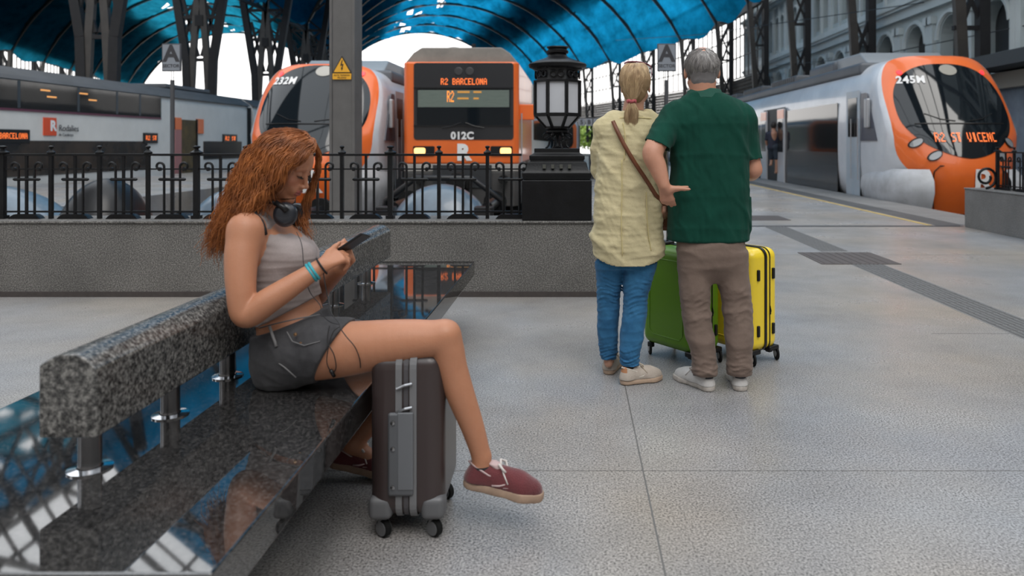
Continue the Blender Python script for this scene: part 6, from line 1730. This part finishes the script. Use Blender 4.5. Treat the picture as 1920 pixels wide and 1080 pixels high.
def hard_case(name, label, loc, rz, Wd, Dp, Ht, mshell, mzip, mguard, wheel_r=.028, studs=False, group=None, plate=None, double=False, whub=None):
    """local x = narrow side width (zip faces -y), y = broad side length, body sits above its castors"""
    t = thing(name, label, 'suitcase', loc, rz)
    zb = wheel_r*2+.012 if plate else wheel_r*1.95
    L = dict(world=False)
    sh = MB().box(-Wd/2, Wd/2, 0, Dp, zb, Ht).build('shell', mshell, t, bevel=min(.055, Wd*.24), seg=6, **L)
    # zip band round the body
    g = .003; r = .052
    for s_, wz, mm in ((-.010, .016, mzip), (.010, .016, mzip)):
        pass
    def loop(x, w_, nm, m, e=.0025):
        y0, y1, z0, z1 = -e, Dp+e, zb-e, Ht+e; p = []
        for cy_, cz, a0 in ((y1-r, z1-r, 0), (y0+r, z1-r, 90), (y0+r, z0+r, 180), (y1-r, z0+r, 270)):
            for i in range(7): a = math.radians(a0+15*i); p.append((x, cy_+r*math.cos(a), cz+r*math.sin(a)))
        v = []; f = []; n = len(p)
        for q in p:
            c_ = Vector((x, Dp/2, (zb+Ht)/2)); 
            v += [(x-w_/2, q[1], q[2]), (x+w_/2, q[1], q[2])]
        for i in range(n): f.append((i*2, i*2+1, ((i+1) % n)*2+1, ((i+1) % n)*2))
        return MB().add(v, f).build(nm, m, t, solid=.004, **L)
    if plate:
        loop(-.022, .020, 'zip_band', mzip, .003); loop(.024, .022, 'zip_band', mzip, .004); loop(.001, .014, 'zip', mat('zip_dark', (.07,.065,.07), .6), .001)
        z0, z1 = .15, .415
        pl = MB().box(-.055, .026, -.016, .002, z0, z1).build('side_handle', plate, t, bevel=.012, seg=4, **L)
        MB().box(-.024, .026, -.018, -.008, z0+.02, z1+.002).build('handle_ridge', mat('ridge_grey', (.13,.135,.145), .4), pl, bevel=.004, **L)
        for z in (z0+.03, (z0+z1)/2+.02, z1-.03): MB().lathe([(.001,-.021),(.007,-.019),(.008,-.014)], (-.038, 0, z), 14, axis='y').build('screw', chrome, pl, **L)
        for z, a in ((.50, .4), (.425, -.2)):
            MB().tube([(-.028, -.008, z-.01), (.0, -.014, z+.004), (.022, -.012, z+.008)], .0045, 6).build('zip_pull', chrome, t, **L)
        MB().box(-.075, -.055, .03, .22, Ht+.0, Ht+.02).build('carry_handle_rail', silver, t, bevel=.008, **L)
        MB().box(-.105, -.088, .04, .24, Ht-.005, Ht+.012).build('carry_handle_rail', silver, t, bevel=.008, **L)
        MB().box(-.034, -.012, .0, .16, Ht+.002, Ht+.016).build('handle_cap', mat('cap_pale', (.36,.42,.37), .4), t, bevel=.007, **L)
        for sx in (-1, 1): MB().box(min(sx*.045, sx*(Wd/2+.003)), max(sx*.045, sx*(Wd/2+.003)), -.004, .07, zb-.006, zb+.07).build('corner_guard', mguard, t, bevel=.022, seg=4, **L)
    else:
        loop(.0, .020, 'zip_band', mzip, .003); loop(.038, .006, 'zip_line', mzip, .002)
        MB().tube([(.038, -.004, Ht*.5), (.040, -.010, Ht*.5-.03), (.036, -.010, Ht*.5-.05), (.038, -.004, Ht*.5-.02)], .003, 6).build('zip_pull', mzip, t, **L)
        for z in (.20, .52) if Ht > .6 else (.18, .45):
            for sx in (-1, 1):
                MB().box(sx*Wd*.27-.010, sx*Wd*.27+.010, -.012, .004, z-.035, z+.03).build('stud', black_plastic, t, bevel=.006, **L)
        for sx in (-1, 1): MB().box(min(sx*.04, sx*(Wd/2+.002)), max(sx*.04, sx*(Wd/2+.002)), -.003, .06, zb-.012, zb+.018).build('corner_guard', mguard, t, bevel=.008, **L)
        # shallow grooves on the broad face
        for sx in (-1, 1):
            p = [(sx*(Wd/2+.0005), y, z) for y, z in ((.075, zb+.10), (.075, Ht-.10), (.10, Ht-.07), (Dp-.10, Ht-.07), (Dp-.075, Ht-.10), (Dp-.075, zb+.10), (Dp-.10, zb+.07), (.10, zb+.07), (.075, zb+.10))]
            MB().tube(p, .003, 6).build('groove', mshell, sh, smooth=True, **L)
    for sx in (-1, 1):
        for yy in (.045, Dp-.045):
            x = sx*(Wd/2-.038)
            hs = MB().box(x-.016, x+.016, yy-.020, yy+.016, wheel_r*1.2, zb+.005).build('castor', mguard, t, bevel=.008, **L)
            for dx in ((-.013, .013) if double else (0,)):
                ow = 0 if plate else .018
            wheel((x+dx+.004+sx*ow, yy-.012+(-ow if yy < .1 else ow), wheel_r+.0), wheel_r, .014 if double else .024, (.75, 1, 0) if not double else (.8, -.5, 0), hs, hub=whub, hr=.5 if double else .78)
    return t
brownp = mat('case_brown', (.040,.027,.026), .33, coat=.2, bump=(500,.05))
hard_case('suitcase', 'dark brown hard-shell cabin suitcase with grey zip band under the seated woman\'s leg', (-.535, 2.385, 0), math.radians(1), .240, .345, .600, brownp,
          mat('zip_grey', (.16,.16,.165), .5), mat('guard_grey', (.11,.11,.115), .4), .029, plate=mat('plate_grey', (.09,.093,.10), .45), whub=mat('guard_grey'))
yel_m = mat('case_yellow', (.86,.63,.03), .35, coat=.3, bump=(300,.05)); grn_m = mat('case_green', (.105,.24,.006), .42, coat=.15, bump=(300,.05), noise=(2,.2), col2=(.09,.215,.005))
ya = math.atan2(.62, .80)
def corner(px, Y): return ((px-CX)*Y/F, Y)
yx, yy_ = corner(1409, 4.235)
c_, s_ = math.cos(ya), math.sin(ya)
yc = hard_case('suitcase', 'bright yellow hard-shell suitcase with black zip behind the man on the right', (yx+.125*c_, yy_+.125*s_, 0), ya, .25, .42, .665, yel_m, black_plastic, black_plastic, .038, double=True, whub=mat('hub_grey', (.3,.3,.3), .4))
gx, gy_ = corner(1298, 4.19)
gc = hard_case('suitcase', 'green hard-shell suitcase standing between the woman and the man', (gx+.125*c_, gy_+.125*s_, 0), ya, .25, .42, .665, grn_m, black_plastic, black_plastic, .038, double=True, whub=mat('hub_grey'))
for cse, ext in ((gc, 1.0), (yc, .70)):
    mb = MB()
    dp_ = .42
    for q in (-.06, .06): mb.tube([(-.02, dp_*.78+q*.0, .655), (-.02, dp_*.78+q*.0, ext)] if False else [(q*.6-.02, dp_*.80, .655), (q*.6-.02, dp_*.80, ext)], .0075, 8)
    mb.build('telescopic_rod', silver, cse, world=False, smooth=True)
    MB().box(-.085, .045, dp_*.80-.015, dp_*.80+.018, ext-.005, ext+.022).build('handle_grip', black_plastic, cse, bevel=.008, world=False)
    MB().box(-.075, .035, dp_*.80-.045, dp_*.80+.04, .655, .685).build('handle_tray', black_plastic, cse, bevel=.01, world=False)
